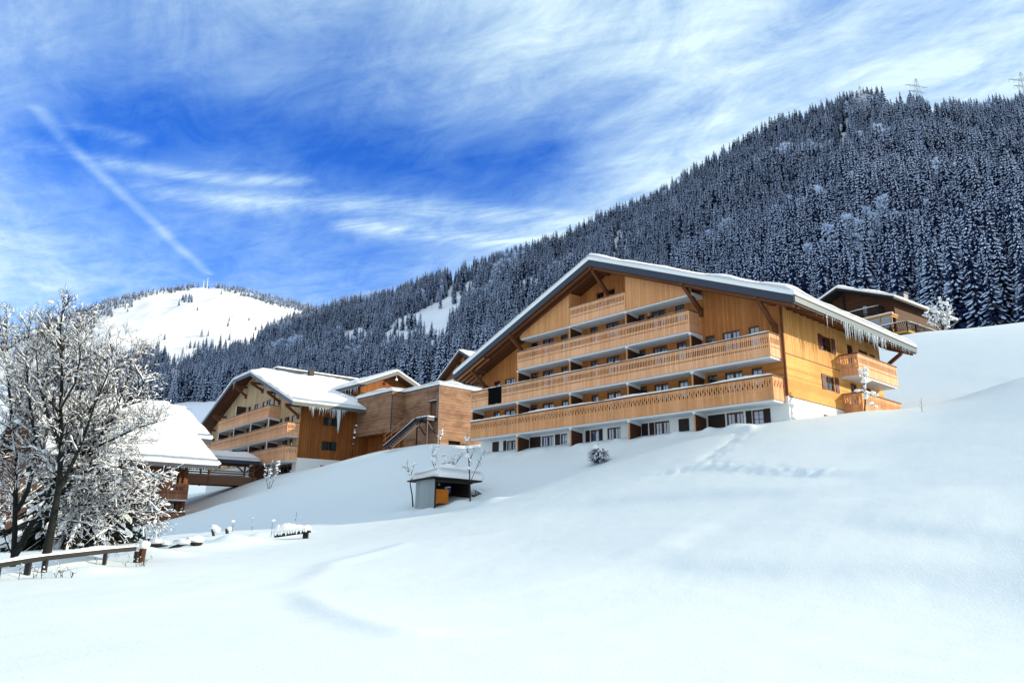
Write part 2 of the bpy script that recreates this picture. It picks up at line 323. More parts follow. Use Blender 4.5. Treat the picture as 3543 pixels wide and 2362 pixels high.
def grid_mesh(name, X, Y, Z, mat, smooth=True, wrap=False):
    n, m = X.shape; me = bpy.data.meshes.new(name)
    me.vertices.add(n * m); me.vertices.foreach_set('co', np.stack([X, Y, Z], -1).astype(np.float32).ravel())
    i = np.arange(n - 1)[:, None]; j = np.arange(m if wrap else m - 1)[None]; j2 = (j + 1) % m
    q = np.stack([i * m + j, i * m + j2, (i + 1) * m + j2, (i + 1) * m + j], -1).reshape(-1, 4)
    me.loops.add(q.size); me.loops.foreach_set('vertex_index', q.ravel().astype(np.int32)); me.polygons.add(len(q)); me.polygons.foreach_set('loop_start', (np.arange(len(q)) * 4).astype(np.int32))
    me.update(calc_edges=True); me.validate()
    if smooth: me.polygons.foreach_set('use_smooth', [True] * len(me.polygons))
    me.materials.append(mat); return me
# sapling / well mounds are registered here so that objects sit in the snow
def mound(px, py, rad, h):
    p = hit_base(px, py); MOUNDS.append((p[0], p[1], rad, h))
mound(2075, 1560, 1.1, .45); mound(1585, 1748, .75, .35); mound(820, 1885, 1.6, .35); mound(690, 1905, 1.5, .25); mound(560, 1930, 1.2, .3); mound(250, 1965, 1.4, .25); mound(300, 1985, 1., .2)
mound(1480, 1764, .6, .16); mound(1400, 1772, .6, .14); mound(1700, 1738, .9, .3); mound(1640, 1742, .6, .2)
for k in range(26):
    x, y = 20 + k * 40 + rng.uniform(-12, 12), 2000 - k * 6.2 + rng.uniform(-8, 6); mound(x, y, rng.uniform(.4, .9), rng.uniform(.08, .25))
for k in range(34):
    u = rng.uniform(0, 29); p = wpt(u, rng.uniform(-1.4, .1), 0); MOUNDS.append((p[0], p[1], rng.uniform(.3, .75), rng.uniform(.08, .28)))
def build_ground():
    r = np.concatenate([[0.01, 1., 2.], np.geomspace(3, 62, 330), np.geomspace(62.5, 270, 120)])
    th = np.concatenate([np.linspace(-180, -46, 40, endpoint=False), np.linspace(-46, 44, 420, endpoint=False), np.linspace(44, 180, 40, endpoint=False)]) * math.pi / 180
    X = r[:, None] * np.sin(th)[None]; Y = r[:, None] * np.cos(th)[None]; Z = ground_z(X, Y)
    Z = Z - np.clip((r[:, None] - 235) / 35, 0, 1) * 14
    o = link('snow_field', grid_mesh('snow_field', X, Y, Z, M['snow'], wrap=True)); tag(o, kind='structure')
build_ground()
# ---------------------------------------------------------------- mountains as polar height fields
def curve(pts, key):   # photo points -> (azimuth, value) interpolator
    a = np.array([azt(x * DS, y * DS) for x, y in pts]); return a[:, 0], a[:, key]
RID = [(0, 905), (330, 852), (450, 818), (560, 792), (700, 752), (800, 718), (1000, 662), (1260, 588), (1400, 530), (1500, 482), (1700, 378), (1800, 322), (1880, 278), (1950, 258), (2020, 262), (2200, 268), (2352, 262)]
BAS = [(0, 940), (300, 932), (700, 905), (1000, 885), (1400, 810), (1800, 770), (2100, 775), (2352, 772)]
def deg(a): return np.radians(np.array(a, float))
_ra, _rt = curve(RID, 1); _ba, _bt = curve(BAS, 1)
_ra = np.concatenate([deg([-60]), _ra, deg([44, 52, 62, 75])]); _rt = np.concatenate([[.03], _rt, [.43, .30, .17, .08]])
_ba = np.concatenate([deg([-60]), _ba, deg([50, 75])]); _bt = np.concatenate([[.03], _bt, [.17, .06]])
_da = deg([-60, -27, -15, -6, 3, 15, 25, 31, 36, 75]); _rb = np.array([620, 600, 570, 480, 420, 350, 290, 255, 228, 228.]); _rr = np.array([800, 900, 980, 900, 860, 800, 780, 800, 800, 500.])
VM = VNoise(21)
def hill_z(a, r):
    rb = np.interp(a, _da, _rb); rr = np.interp(a, _da, _rr); zb = rb * np.interp(a, _ba, _bt); zr = rr * np.interp(a, _ra, _rt)
    t = (r - rb) / (rr - rb); tc = np.clip(t, 0, 1)
    z = zb + (zr - zb) * (tc - .03 * np.sin(math.pi * tc)) - np.clip(t - 1, 0, None) * (rr - rb) * .45 + np.clip(t, None, 0) * (rr - rb) * .28
    x = r * np.sin(a); y = r * np.cos(a); w = np.clip(tc * 4, 0, 1) * np.clip((1 - tc) * 4, 0, 1)
    return z + w * (VM(x / 70, y / 70) * 26 + VM(x / 23, y / 23) * 7)
def build_hill():
    a = np.linspace(math.radians(-60), math.radians(75), 360); t = np.concatenate([np.linspace(-.5, 0, 12, endpoint=False), np.linspace(0, 1, 110), np.linspace(1.03, 2., 20)])
    A = np.broadcast_to(a[None], (len(t), len(a))); rb = np.interp(A, _da, _rb); rr = np.interp(A, _da, _rr); r = rb + t[:, None] * (rr - rb)
    o = link('mountainside', grid_mesh('mountainside', r * np.sin(A), r * np.cos(A), hill_z(A, r), M['msnow'])); tag(o, kind='structure')

build_hill()
FR = [(-250, 840), (0, 792), (90, 752), (170, 722), (250, 692), (350, 668), (430, 660), (500, 658), (560, 666), (620, 682), (700, 703), (760, 719), (900, 765), (1100, 830)]
_fa, _ft = curve(FR, 1); _fa = np.concatenate([deg([-75]), _fa, deg([10])]); _ft = np.concatenate([[.05], _ft, [.1]])
def far_z(a, r):
    rr = 2500 + 250 * np.sin(a * 9); rb = 1150.; t = (r - rb) / (rr - rb); tc = np.clip(t, 0, 1); zr = rr * np.interp(a, _fa, _ft); zb = rb * .09
    x = r * np.sin(a); y = r * np.cos(a); w = np.clip(tc * 4, 0, 1) * np.clip((1 - tc) * 4 + .1, 0, 1)
    z = zb + (zr - zb) * (tc ** 1.15 + .06 * np.sin(math.pi * tc)) - np.clip(t - 1, 0, None) * 600 + np.clip(t, None, 0) * 300
    return z + w * (VM(x / 260 + 40, y / 260) * 60 + VM(x / 60, y / 60) * 12 + VM(x / 18, y / 18) * 4.0)
def build_far():
    a = np.linspace(math.radians(-75), math.radians(10), 300); r = np.concatenate([np.linspace(900, 2200, 110, endpoint=False), np.linspace(2200, 2850, 90), [3000, 3400]])
    A = np.broadcast_to(a[None], (len(r), len(a))); Rr = np.broadcast_to(r[:, None], A.shape)
    o = link('far_mountain', grid_mesh('far_mountain', Rr * np.sin(A), Rr * np.cos(A), far_z(A, Rr), M['farsnow'])); tag(o, kind='structure')

build_far()
# ---------------------------------------------------------------- camera, sun, sky
cam = bpy.data.cameras.new('camera'); co = link('camera', cam); cam.sensor_width = 36.; cam.lens = FOC / W * 36.; cam.clip_start = .1; cam.clip_end = 12000.
co.matrix_world = Matrix(((R[0, 0], R[0, 1], -R[0, 2], 0), (R[1, 0], R[1, 1], -R[1, 2], 0), (R[2, 0], R[2, 1], -R[2, 2], 0), (0, 0, 0, 1)))
sc.camera = co
SUN_AZ, SUN_EL = 96., 19.
_s = Vector((math.cos(math.radians(SUN_EL)) * math.sin(math.radians(SUN_AZ)), math.cos(math.radians(SUN_EL)) * math.cos(math.radians(SUN_AZ)), math.sin(math.radians(SUN_EL))))
sl = bpy.data.lights.new('sun', 'SUN'); sl.energy = 4.2; sl.angle = math.radians(.55); sl.color = (1, .87, .64); so = link('sun', sl); so.rotation_mode = 'QUATERNION'; so.rotation_quaternion = _s.to_track_quat('Z', 'Y'); so.location = (60, -20, 60)
wd = bpy.data.worlds.new('World'); sc.world = wd; wd.use_nodes = True; wnt = wd.node_tree; wnt.nodes.clear(); e = NT(wnt)
sky = e.node('ShaderNodeTexSky'); sky.sky_type = 'NISHITA'; sky.sun_disc = False; sky.sun_elevation = math.radians(SUN_EL); sky.sun_rotation = math.radians(SUN_AZ); sky.altitude = 1200; sky.air_density = 1.0; sky.dust_density = .3; sky.ozone_density = 2.5
tcw = e.node('ShaderNodeTexCoord').outputs['Generated']; dx, dy, dz = e.sep(tcw)
zc = e.m('MAXIMUM', dz, .04); cx = e.m('DIVIDE', dx, zc); cy = e.m('DIVIDE', dy, zc)     # position on a flat cloud layer overhead
az = e.m('ARCTAN2', dx, dy); el = e.m('ARCTANGENT', e.m('DIVIDE', dz, e.m('SQRT', e.m('ADD', e.m('MULTIPLY', dx, dx), e.m('MULTIPLY', dy, dy)))))
def cl(x, y):
    a, t = azt(x * DS, y * DS); return np.array([math.sin(a) / t, math.cos(a) / t])
def rotc(ang, sx, sy, ox=0.):
    c, s = math.cos(ang), math.sin(ang); u = e.m('ADD', e.m('MULTIPLY', cx, c * sx), e.m('MULTIPLY', cy, s * sx)); v = e.m('ADD', e.m('MULTIPLY', cx, -s * sy), e.m('MULTIPLY', cy, c * sy)); return e.comb(u, v, ox)
def band(pts, wd_, wx=None, wy=None):   # distance to a polyline on the cloud layer -> smooth band
    best = None; cxw_, cyw_ = wx or cxw, wy or cyw
    P = [cl(*p) for p in pts]
    for a, b in zip(P[:-1], P[1:]):
        d = b - a; L = float(d @ d)
        t = e.m('DIVIDE', e.m('ADD', e.m('MULTIPLY', e.m('SUBTRACT', cxw_, float(a[0])), float(d[0])), e.m('MULTIPLY', e.m('SUBTRACT', cyw_, float(a[1])), float(d[1]))), L, clamp=True)
        ex = e.m('SUBTRACT', e.m('SUBTRACT', cxw_, float(a[0])), e.m('MULTIPLY', t, float(d[0]))); ey = e.m('SUBTRACT', e.m('SUBTRACT', cyw_, float(a[1])), e.m('MULTIPLY', t, float(d[1])))
        ds = e.m('SQRT', e.m('ADD', e.m('MULTIPLY', ex, ex), e.m('MULTIPLY', ey, ey))); best = ds if best is None else e.m('MINIMUM', best, ds)
    return e.rng(best, 0., wd_, 1., 0., True)
def ell(x, y, rx, ry, tilt=0.):  # soft ellipse in azimuth / elevation, 1 at the centre
    a, t = azt(x * DS, y * DS); elc = math.atan(t); u = e.m('SUBTRACT', az, a); v = e.m('SUBTRACT', el, elc); c, s = math.cos(tilt), math.sin(tilt)
    p = e.m('DIVIDE', e.m('ADD', e.m('MULTIPLY', u, c), e.m('MULTIPLY', v, s)), rx); q = e.m('DIVIDE', e.m('ADD', e.m('MULTIPLY', u, -s), e.m('MULTIPLY', v, c)), ry)
    return e.rng(e.m('ADD', e.m('MULTIPLY', p, p), e.m('MULTIPLY', q, q)), 0., 1., 1., 0., True)
wob = e.noise(rotc(0, 1.1, 1.1), 1.5, 2., .6); wob2 = e.noise(rotc(0, 1.1, 1.1, 7.3), 1.5, 2., .6)
cxw = e.m('ADD', cx, e.m('MULTIPLY', e.m('SUBTRACT', wob, .5), .16)); cyw = e.m('ADD', cy, e.m('MULTIPLY', e.m('SUBTRACT', wob2, .5), .16))
st = e.noise(rotc(math.radians(-62), .55, 2.6), 1.6, 5., .64, .45)       # long combed cirrus
st2 = e.noise(rotc(math.radians(-20), 1.2, 4.5, 3.), 1.9, 7., .7, .8)
puf = e.noise(rotc(math.radians(-50), 1., 1.7, 5.), 3.4, 8., .68, .7)
# how much of the sky the cirrus veils, as measured in a few directions (azimuth, elevation); elsewhere a steady veil added for more ambient light
SKYPTS = [(60, 40, .50), (330, 60, .42), (640, 60, .38), (930, 40, .58), (1250, 60, .80), (1600, 120, .84), (2000, 120, .84), (2340, 100, .84), (2340, 330, .9), (80, 210, .30), (350, 215, .18), (620, 200, .26), (880, 190, .34), (1130, 150, .62), (150, 330, .10), (420, 300, .02), (680, 330, .02), (920, 330, .08), (1160, 320, .20),
          (1100, 400, .06), (850, 410, .08), (1250, 400, .16), (1380, 280, .45), (1450, 420, .78), (1600, 330, .82), (1330, 510, .74), (1150, 560, .55), (950, 540, .38), (760, 540, .28), (560, 560, .27), (330, 520, .26), (80, 480, .42), (40, 620, .8), (200, 640, .6), (420, 640, .38), (700, 660, .40), (900, 620, .30), (40, 760, .6), (400, 760, .3), (1500, 560, .75), (1900, 350, .85)]
_sp = []
for x_, y_, c_ in SKYPTS: a_, t_ = azt(x_ * DS, y_ * DS); _sp.append((a_, math.atan(t_), c_))
_sp = np.array(_sp); SA, SE, C0 = .125, .062, .70
_g = np.exp(-((_sp[:, None, 0] - _sp[None, :, 0]) / SA) ** 2 - ((_sp[:, None, 1] - _sp[None, :, 1]) / SE) ** 2)
_wt = np.linalg.solve(_g.T @ _g + .04 * np.eye(len(_sp)), _g.T @ (_sp[:, 2] - C0))
azw = e.m('ADD', az, e.m('MULTIPLY', e.m('SUBTRACT', wob, .5), .10)); elw = e.m('ADD', el, e.m('MULTIPLY', e.m('SUBTRACT', wob2, .5), .05))
cover = e.m('ADD', C0, 0.)
def plus(v, k):
    global cover
    cover = e.m('ADD', cover, e.m('MULTIPLY', v, k))
for (a_, e_, _), w_ in zip(_sp, _wt):
    p_ = e.m('MULTIPLY', e.m('SUBTRACT', azw, float(a_)), 1 / SA); q_ = e.m('MULTIPLY', e.m('SUBTRACT', elw, float(e_)), 1 / SE)
    plus(e.m('EXPONENT', e.m('MULTIPLY', e.m('ADD', e.m('MULTIPLY', p_, p_), e.m('MULTIPLY', q_, q_)), -1.)), float(w_))
txa = e.m('ADD', .42, e.m('MULTIPLY', cover, .8)); cover = e.m('ADD', cover, e.m('MULTIPLY', e.m('ADD', e.m('MULTIPLY', e.m('SUBTRACT', st, .5), .62), e.m('ADD', e.m('MULTIPLY', e.m('SUBTRACT', st2, .5), .55), e.m('MULTIPLY', e.m('SUBTRACT', puf, .5), .95))), txa))
feath = e.rng(st2, .36, .62, .25, 1.)
plus(e.m('MULTIPLY', band([(380, 440), (560, 462), (800, 474), (1050, 490), (1330, 520)], .13), feath), .46)
plus(e.m('MULTIPLY', band([(250, 366), (400, 388), (540, 404), (690, 415)], .075), feath), .40)
plus(e.m('MULTIPLY', band([(820, 522), (960, 530), (1110, 548), (1300, 560)], .12), feath), .50)
plus(e.m('MULTIPLY', band([(180, 300), (300, 316)], .07), feath), .28); plus(e.m('MULTIPLY', band([(60, 335), (170, 352)], .07), feath), .25)
plus(e.m('MULTIPLY', band([(90, 255), (150, 325), (260, 425), (340, 500), (420, 575), (480, 628)], .04, e.m('ADD', cx, e.m('MULTIPLY', e.m('SUBTRACT', wob, .5), .05)), cy), e.rng(puf, .3, .55, .8, 1.)), .30)
fill_veil = e.rng(dy, -.25, .42, 1., 0., True)   # whiter veil added behind the camera, out of view, to brighten shaded fronts
plus(fill_veil, .25)
cover = e.m('MULTIPLY', cover, 1., clamp=True)
hs = e.node('ShaderNodeHueSaturation'); hs.inputs['Hue'].default_value = .525; hs.inputs['Saturation'].default_value = 1.36; hs.inputs['Value'].default_value = 1.55; wnt.links.new(sky.outputs[0], hs.inputs['Color'])
SKYK = 1.0
cloudcol = e.mix(cover, (1.9, 3.9, 6.2, 1), (4.6, 5.8, 6.1, 1))
cloudcol = e.mix(fill_veil, cloudcol, (4.9, 5.5, 5.9, 1))
skc = e.mix(e.m('MULTIPLY', cover, .97), hs.outputs[0], cloudcol)
bg = e.node('ShaderNodeBackground'); bg.inputs[1].default_value = .13; wnt.links.new(skc, bg.inputs[0]); wo = e.node('ShaderNodeOutputWorld'); wnt.links.new(bg.outputs[0], wo.inputs[0])
vs = sc.view_settings; vs.view_transform = 'Standard'; vs.look = 'None'; vs.gamma = 1.; vs.use_curve_mapping = False; vs.exposure = .45
sc.cycles.max_bounces = 6; sc.cycles.diffuse_bounces = 3; sc.cycles.transparent_max_bounces = 8; sc.cycles.use_denoising = True
wd.cycles.sampling_method = 'MANUAL'; wd.cycles.sample_map_resolution = 512
# ---------------------------------------------------------------- parts shared by the chalets
GS = 0.1415
def rail_boards(p0, p1, z0, z1, style, name, mat, parent, flip=1):
    """a row of shaped boards: the cut-outs are real gaps between the boards' edges"""
    p0 = np.array(p0, float); p1 = np.array(p1, float); L = np.linalg.norm(p1 - p0); d = (p1 - p0) / L
    pit = GS if style == 'slot' else .1715; n = max(2, round(L / pit)); pit = L / n; Ht = z1 - z0; nrm = np.array([d[1], -d[0]]) * .028 * flip
    if style == 'slot':
        rows = [(0, .006), (.10, .006), (.375, .006), (.38, .075), (.455, .075), (.46, .006), (.555, .006), (.56, .086), (.84, .086), (.845, .006), (.90, .006), (.905, .055), (.95, .055), (.955, .006), (1, .006)]
        prof = [rows, rows]
    else:
        a = [(0, .006), (.34, .006), (.36, .03), (.38, .03), (.40, .006), (.50, .006), (.53, .055), (.57, .035), (.63, .02), (.70, .05), (.80, .105), (.83, .11), (.835, .02), (.86, .03), (.88, .03), (.90, .006), (1, .006)]
        b = [(0, .006), (.34, .006), (.36, .03), (.38, .03), (.40, .006), (.50, .02), (.53, .03), (.57, .085), (.63, .115), (.67, .115), (.70, .03), (.80, .06), (.83, .05), (.835, .04), (.88, .02), (.92, .02), (1, .006)]
        prof = [a, b]
    mb = MB(); R_ = len(prof[0]); vs = []; fs = []
    for k in range(n):
        gl, gr = prof[k % 2], prof[(k + 1) % 2]
        if k == 0: gl = [(t, 0) for t, _ in gl]
        if k == n - 1: gr = [(t, 0) for t, _ in gr]
        for side in (0, 1):
            off = nrm * (side - .5); o = len(vs)
            for i in range(R_):
                z = z0 + gl[i][0] * Ht; xl = k * pit + gl[i][1] / 2; xr = (k + 1) * pit - gr[i][1] / 2
                for x, dz in ((xl, 0), ((xl + xr) / 2, -.035 if i == 0 else 0), (xr, 0)):
                    q = p0 + d * x; vs.append((q[0] + off[0], q[1] + off[1], z + dz))
            for i in range(R_ - 1):
                for c in (0, 1):
                    f = (o + i * 3 + c, o + i * 3 + c + 1, o + (i + 1) * 3 + c + 1, o + (i + 1) * 3 + c); fs.append(f if side == 0 else f[::-1])
        for i in range(R_ - 1):   # board edges
            a0 = o - 3 * R_; fs.append((a0 + i * 3, a0 + i * 3 + 3, o + i * 3 + 3, o + i * 3)); fs.append((a0 + i * 3 + 2, o + i * 3 + 2, o + i * 3 + 5, a0 + i * 3 + 5))
    mb.add(vs, fs); return build(name, mb, mat, parent)
def lump_strip(pts, w, h, seed, name, mat, parent, step=.22, gaps=0.):
    """a little ridge of settled snow along a polyline"""
    rnd = random.Random(seed); P = []
    for a, b in zip(pts[:-1], pts[1:]):
        a, b = Vector(a), Vector(b); n = max(1, int((b - a).length / step))
        for i in range(n): P.append(a.lerp(b, i / n))
    P.append(Vector(pts[-1])); N = len(P); mb = MB(); vs = []; ph = rnd.random() * 9; lo = []
    for i, p in enumerate(P):
        d = (P[min(i + 1, N - 1)] - P[max(i - 1, 0)]); d.z = 0; d.normalize(); s = Vector((d.y, -d.x, 0))
        k = .62 + .38 * math.sin(i * .23 + ph) * math.sin(i * .071 + 2 * ph) + rnd.uniform(-.12, .12); k = max(.18, k)
        if i in (0, N - 1): k *= .5
        hh = h * k; ww = w * (.8 + .25 * k)
        for a, b in ((-.5, 0), (-.54, .5), (-.28, .95), (.28, .95), (.54, .5), (.5, 0)): vs.append(p + s * a * ww + Vector((0, 0, b * hh)))
    fs = []
    for i in range(N - 1):
        for k in range(6): fs.append((i * 6 + k, i * 6 + (k + 1) % 6, i * 6 + 6 + (k + 1) % 6, i * 6 + 6 + k))
    fs.append(tuple(range(6))[::-1]); fs.append(tuple(range((N - 1) * 6, N * 6))); mb.add(vs, fs)
    return build(name, mb, mat, parent, True)
def balcony(root, segs, zr, style, seed, slab=None, boards_h=1.45, snow=(.10, .07), mat=None):
    """boards along each segment, handrail on top, snow lying on the handrail, concrete slab underneath"""
    mat = mat or (M['rail'] if style == 'slot' else M['rail_old']); first = None
    for k, (a, b) in enumerate(segs):
        o = rail_boards(a, b, zr - boards_h, zr - .03, style, 'balcony' if first is None else 'side_railing', mat, root if first is None else first)
        if first is None: first = o
    hb = MB()
    for a, b in segs:
        a, b = np.array(a, float), np.array(b, float); d = (b - a) / np.linalg.norm(b - a) * .05; hb.beam((*(a - d), zr + .02), (*(b + d), zr + .02), .15, .055)
    build('handrail', hb, M['hrail'], first)
    if snow:
        a, b = segs[0]; lump_strip([(*a, zr + .045), (*b, zr + .045)], snow[0] + .06, snow[1], seed, 'rail_snow', M['tsnow'], first, gaps=.1)
    if slab:
        x0, x1, y0, y1 = slab; sb = MB(); sb.box(x0, x1, y0, y1, zr - boards_h - .15, zr - boards_h + .09); build('slab', sb, M['conc'], first)
    return first
def wall_panel(mb, Mf, s0, s1, z0, z1, ops=(), ztop=None, depth=.32, step=.6, mi=0, rmi=0, bmi=1):
    """wall face pierced by real openings (s0,s1,z0,z1); reveals and a dark sheet behind each standing for the unlit room"""
    ops = [o for o in ops if o[0] < s1 and o[1] > s0 and o[2] < z1 - .01 and o[3] > z0 + .01]
    S = {s0, s1}; Zs = {z0, z1}
    for o in ops: S |= {max(s0, o[0]), min(s1, o[1])}; Zs |= {max(z0, o[2]), min(z1, o[3])}
    if ztop: S |= set(np.arange(s0 + step, s1, step)); Zs |= set(np.arange(z0 + 1., z1, 1.))
    S = sorted(S); Zs = sorted(Zs); zt = ztop or (lambda s: 1e9)
    for a, b in zip(S[:-1], S[1:]):
        if b - a < 1e-6: continue
        for c, d in zip(Zs[:-1], Zs[1:]):
            mx, mz = (a + b) / 2, (c + d) / 2
            if any(o[0] < mx < o[1] and o[2] < mz < o[3] for o in ops): continue
            ta, tb = zt(a), zt(b); q = [min(c, ta), min(c, tb), min(d, tb), min(d, ta)]
            if q[2] - q[1] < 1e-6 and q[3] - q[0] < 1e-6: continue
            mb.add([Mf(a, 0, q[0]), Mf(b, 0, q[1]), Mf(b, 0, q[2]), Mf(a, 0, q[3])], [(0, 1, 2, 3)], mi)
    for o in ops:
        a, b, c, d = o[:4]; c = max(c, z0); d = min(d, z1); D = -depth
        mb.add([Mf(a, 0, c), Mf(b, 0, c), Mf(b, 0, d), Mf(a, 0, d), Mf(a, D, c), Mf(b, D, c), Mf(b, D, d), Mf(a, D, d)],
               [(0, 4, 5, 1), (1, 5, 6, 2), (2, 6, 7, 3), (3, 7, 4, 0), (4, 7, 6, 5)], [rmi, rmi, rmi, rmi, bmi])
def window(root, Mf, o, leaves=1, curtain=0, name='window', frame=None, seed=0, bars=1):
    """framed window in an opening: frame, pane, curtain"""
    a, b, c, d = o[:4]; f = MB(); t = .075; e0, e1 = -.13, -.05; rnd = random.Random(seed + a * 7 + d)
    f.mbox(Mf, a, a + t, e0, e1, c, d); f.mbox(Mf, b - t, b, e0, e1, c, d); f.mbox(Mf, a + t, b - t, e0, e1, d - t, d); f.mbox(Mf, a + t, b - t, e0, e1, c, c + t)
    for k in range(1, leaves): x = a + (b - a) * k / leaves; f.mbox(Mf, x - .065, x + .065, e0, e1 + .01, c + t, d - t)
    for k in range(leaves):
        xa = a + (b - a) * k / leaves; xb = a + (b - a) * (k + 1) / leaves; xm = (xa + xb) / 2
        if bars: f.mbox(Mf, xm - .015, xm + .015, -.11, -.075, c + t, d - t)
        for q in range(1, 1 + bars): zz = c + (d - c) * q / (bars + 1); f.mbox(Mf, xa + .07, xb - .07, -.108, -.077, zz - .014, zz + .014)
    w = build(name, f, frame or M['frame'], root)
    p = MB(); p.add([Mf(a + t, -.10, c + t), Mf(b - t, -.10, c + t), Mf(b - t, -.10, d - t), Mf(a + t, -.10, d - t)], [(0, 1, 2, 3)]); build('pane', p, M['glass'], w)
    if curtain:
        q = MB()
        for k in range(leaves):
            xa = a + (b - a) * k / leaves + .09; xb = a + (b - a) * (k + 1) / leaves - .09; ww = (xb - xa); zt = d - .12; z_0 = c + .12
            spans = [(xa, xa + ww * rnd.uniform(.3, .5)), (xb - ww * rnd.uniform(.25, .45), xb)] if curtain == 1 else [(xa, xb)]
            if curtain == 2: z_0 = zt - (zt - z_0) * .35
            if curtain == 3: zt = d - (d - c) * rnd.uniform(.16, .3)
            for s_, e_ in spans:
                n = 8; vs = []
                for i in range(n + 1):
                    x = s_ + (e_ - s_) * i / n; dd = -.2 + .025 * math.sin(i * 2.3); vs += [Mf(x, dd, z_0), Mf(x, dd, zt - (.05 * abs(math.sin(i * .9))))]
                q.add(vs, [(2 * i, 2 * i + 2, 2 * i + 3, 2 * i + 1) for i in range(n)])
        build('curtain', q, M['curtain'], w)
    return w
def shutter(root, Mf, a, b, c, d, mat='shut', off=.012):
    m = MB(); n = max(3, int((b - a) / .13))
    for k in range(n): x0 = a + (b - a) * k / n; x1 = a + (b - a) * (k + 1) / n; m.mbox(Mf, x0 + .004, x1 - .004, off, off + .032, c, d)
    for z in (c + (d - c) * .18, d - (d - c) * .18): m.mbox(Mf, a + .01, b - .01, off + .0325, off + .055, z - .045, z + .045)
    return build('shutter', m, M[mat], root)
def gable_profile(xl, zl, xr, zr_, xm, zm, th):
    """outline (x, z) of a gabled roof slab"""
    def low(x, z): return (x, z - th)
    return [(xl, zl), (xm, zm), (xr, zr_), low(xr, zr_), low(xm, zm), low(xl, zl)]
def snow_sheet(root, xs, ys, zf, th, seed, name='roof_snow', er=.35, inset=0., mat=None, bulge=.08, amp=.07, low=None):
    """a real slab of snow over a roof, rounded at its edges"""
    xs = np.array(xs); ys = np.array(ys); X, Y = np.meshgrid(xs, ys, indexing='ij'); Zr = zf(X, Y); vn = VNoise(seed)
    ex = np.minimum(X - xs[0], xs[-1] - X); ey = np.minimum(Y - ys[0], ys[-1] - Y); dd = np.minimum(ex, ey); q = np.clip(dd / er, 0, 1); rnd_ = np.sqrt(np.clip(1 - (1 - q) ** 2, 0, 1))
    nz = vn(X * .45 + 50, Y * .45 + 50) * 2.4 + vn(X * 1.3 + 9, Y * 1.3 + 9) * 1.2
    top = Zr + th * (.68 + .32 * rnd_) * (1 + amp * 4 * nz * np.clip(q, .25, 1))
    cx_, cy_ = (xs[0] + xs[-1]) / 2, (ys[0] + ys[-1]) / 2
    n, m = X.shape; idx = np.arange(n * m).reshape(n, m); vs = np.stack([X, Y, top], -1).reshape(-1, 3).tolist(); fs = []
    for i in range(n - 1):
        for j in range(m - 1): fs.append((idx[i, j], idx[i + 1, j], idx[i + 1, j + 1], idx[i, j + 1]))
    per = [(i, 0) for i in range(n)] + [(n - 1, j) for j in range(1, m)] + [(i, m - 1) for i in range(n - 2, -1, -1)] + [(0, j) for j in range(m - 2, 0, -1)]
    o1 = len(vs)
    for i, j in per:
        ox = -bulge if i == 0 else bulge if i == n - 1 else 0; oy = -bulge if j == 0 else bulge if j == m - 1 else 0; h = top[i, j] - Zr[i, j]; w_ = .2 + 1.7 * (vn(X[i:i + 1, j] * 1.3, Y[i:i + 1, j] * 1.3)[0] + .5)
        vs.append((X[i, j] + ox * w_, Y[i, j] + oy * w_, Zr[i, j] + h * .45))
    o2 = len(vs)
    for i, j in per: vs.append((X[i, j], Y[i, j], Zr[i, j] + .004))
    L = len(per)
    for k in range(L):
        k2 = (k + 1) % L; a, b = idx[per[k]], idx[per[k2]]; fs.append((a, o1 + k, o1 + k2, b)[::-1]); fs.append((o1 + k, o2 + k, o2 + k2, o1 + k2)[::-1])
    mb = MB(); mb.add(vs, fs); return build(name, mb, mat or M['rsnow'], root, True)
def icicles(parent, spots, seed):
    rnd = random.Random(seed)
    for x, y, z, ln in spots:
        m = MB(); n = 5; r = min(.055, .016 + ln * .028); pts = [(x + rnd.uniform(-.02, .02), y + rnd.uniform(-.02, .02), z + .03)]; rr = [r * 1.3]
        for i in range(1, n + 1): t = i / n; pts.append((x + rnd.uniform(-.008, .008), y + rnd.uniform(-.008, .008), z - ln * t)); rr.append(max(.003, r * (1 - t) ** .8 * rnd.uniform(.85, 1.15)))
        m.tube(pts, rr, 6); build('icicle', m, M['ice'], parent, True)
def lin(a, b, st): n = max(2, int(round(abs(b - a) / st)) + 1); return np.linspace(a, b, n)
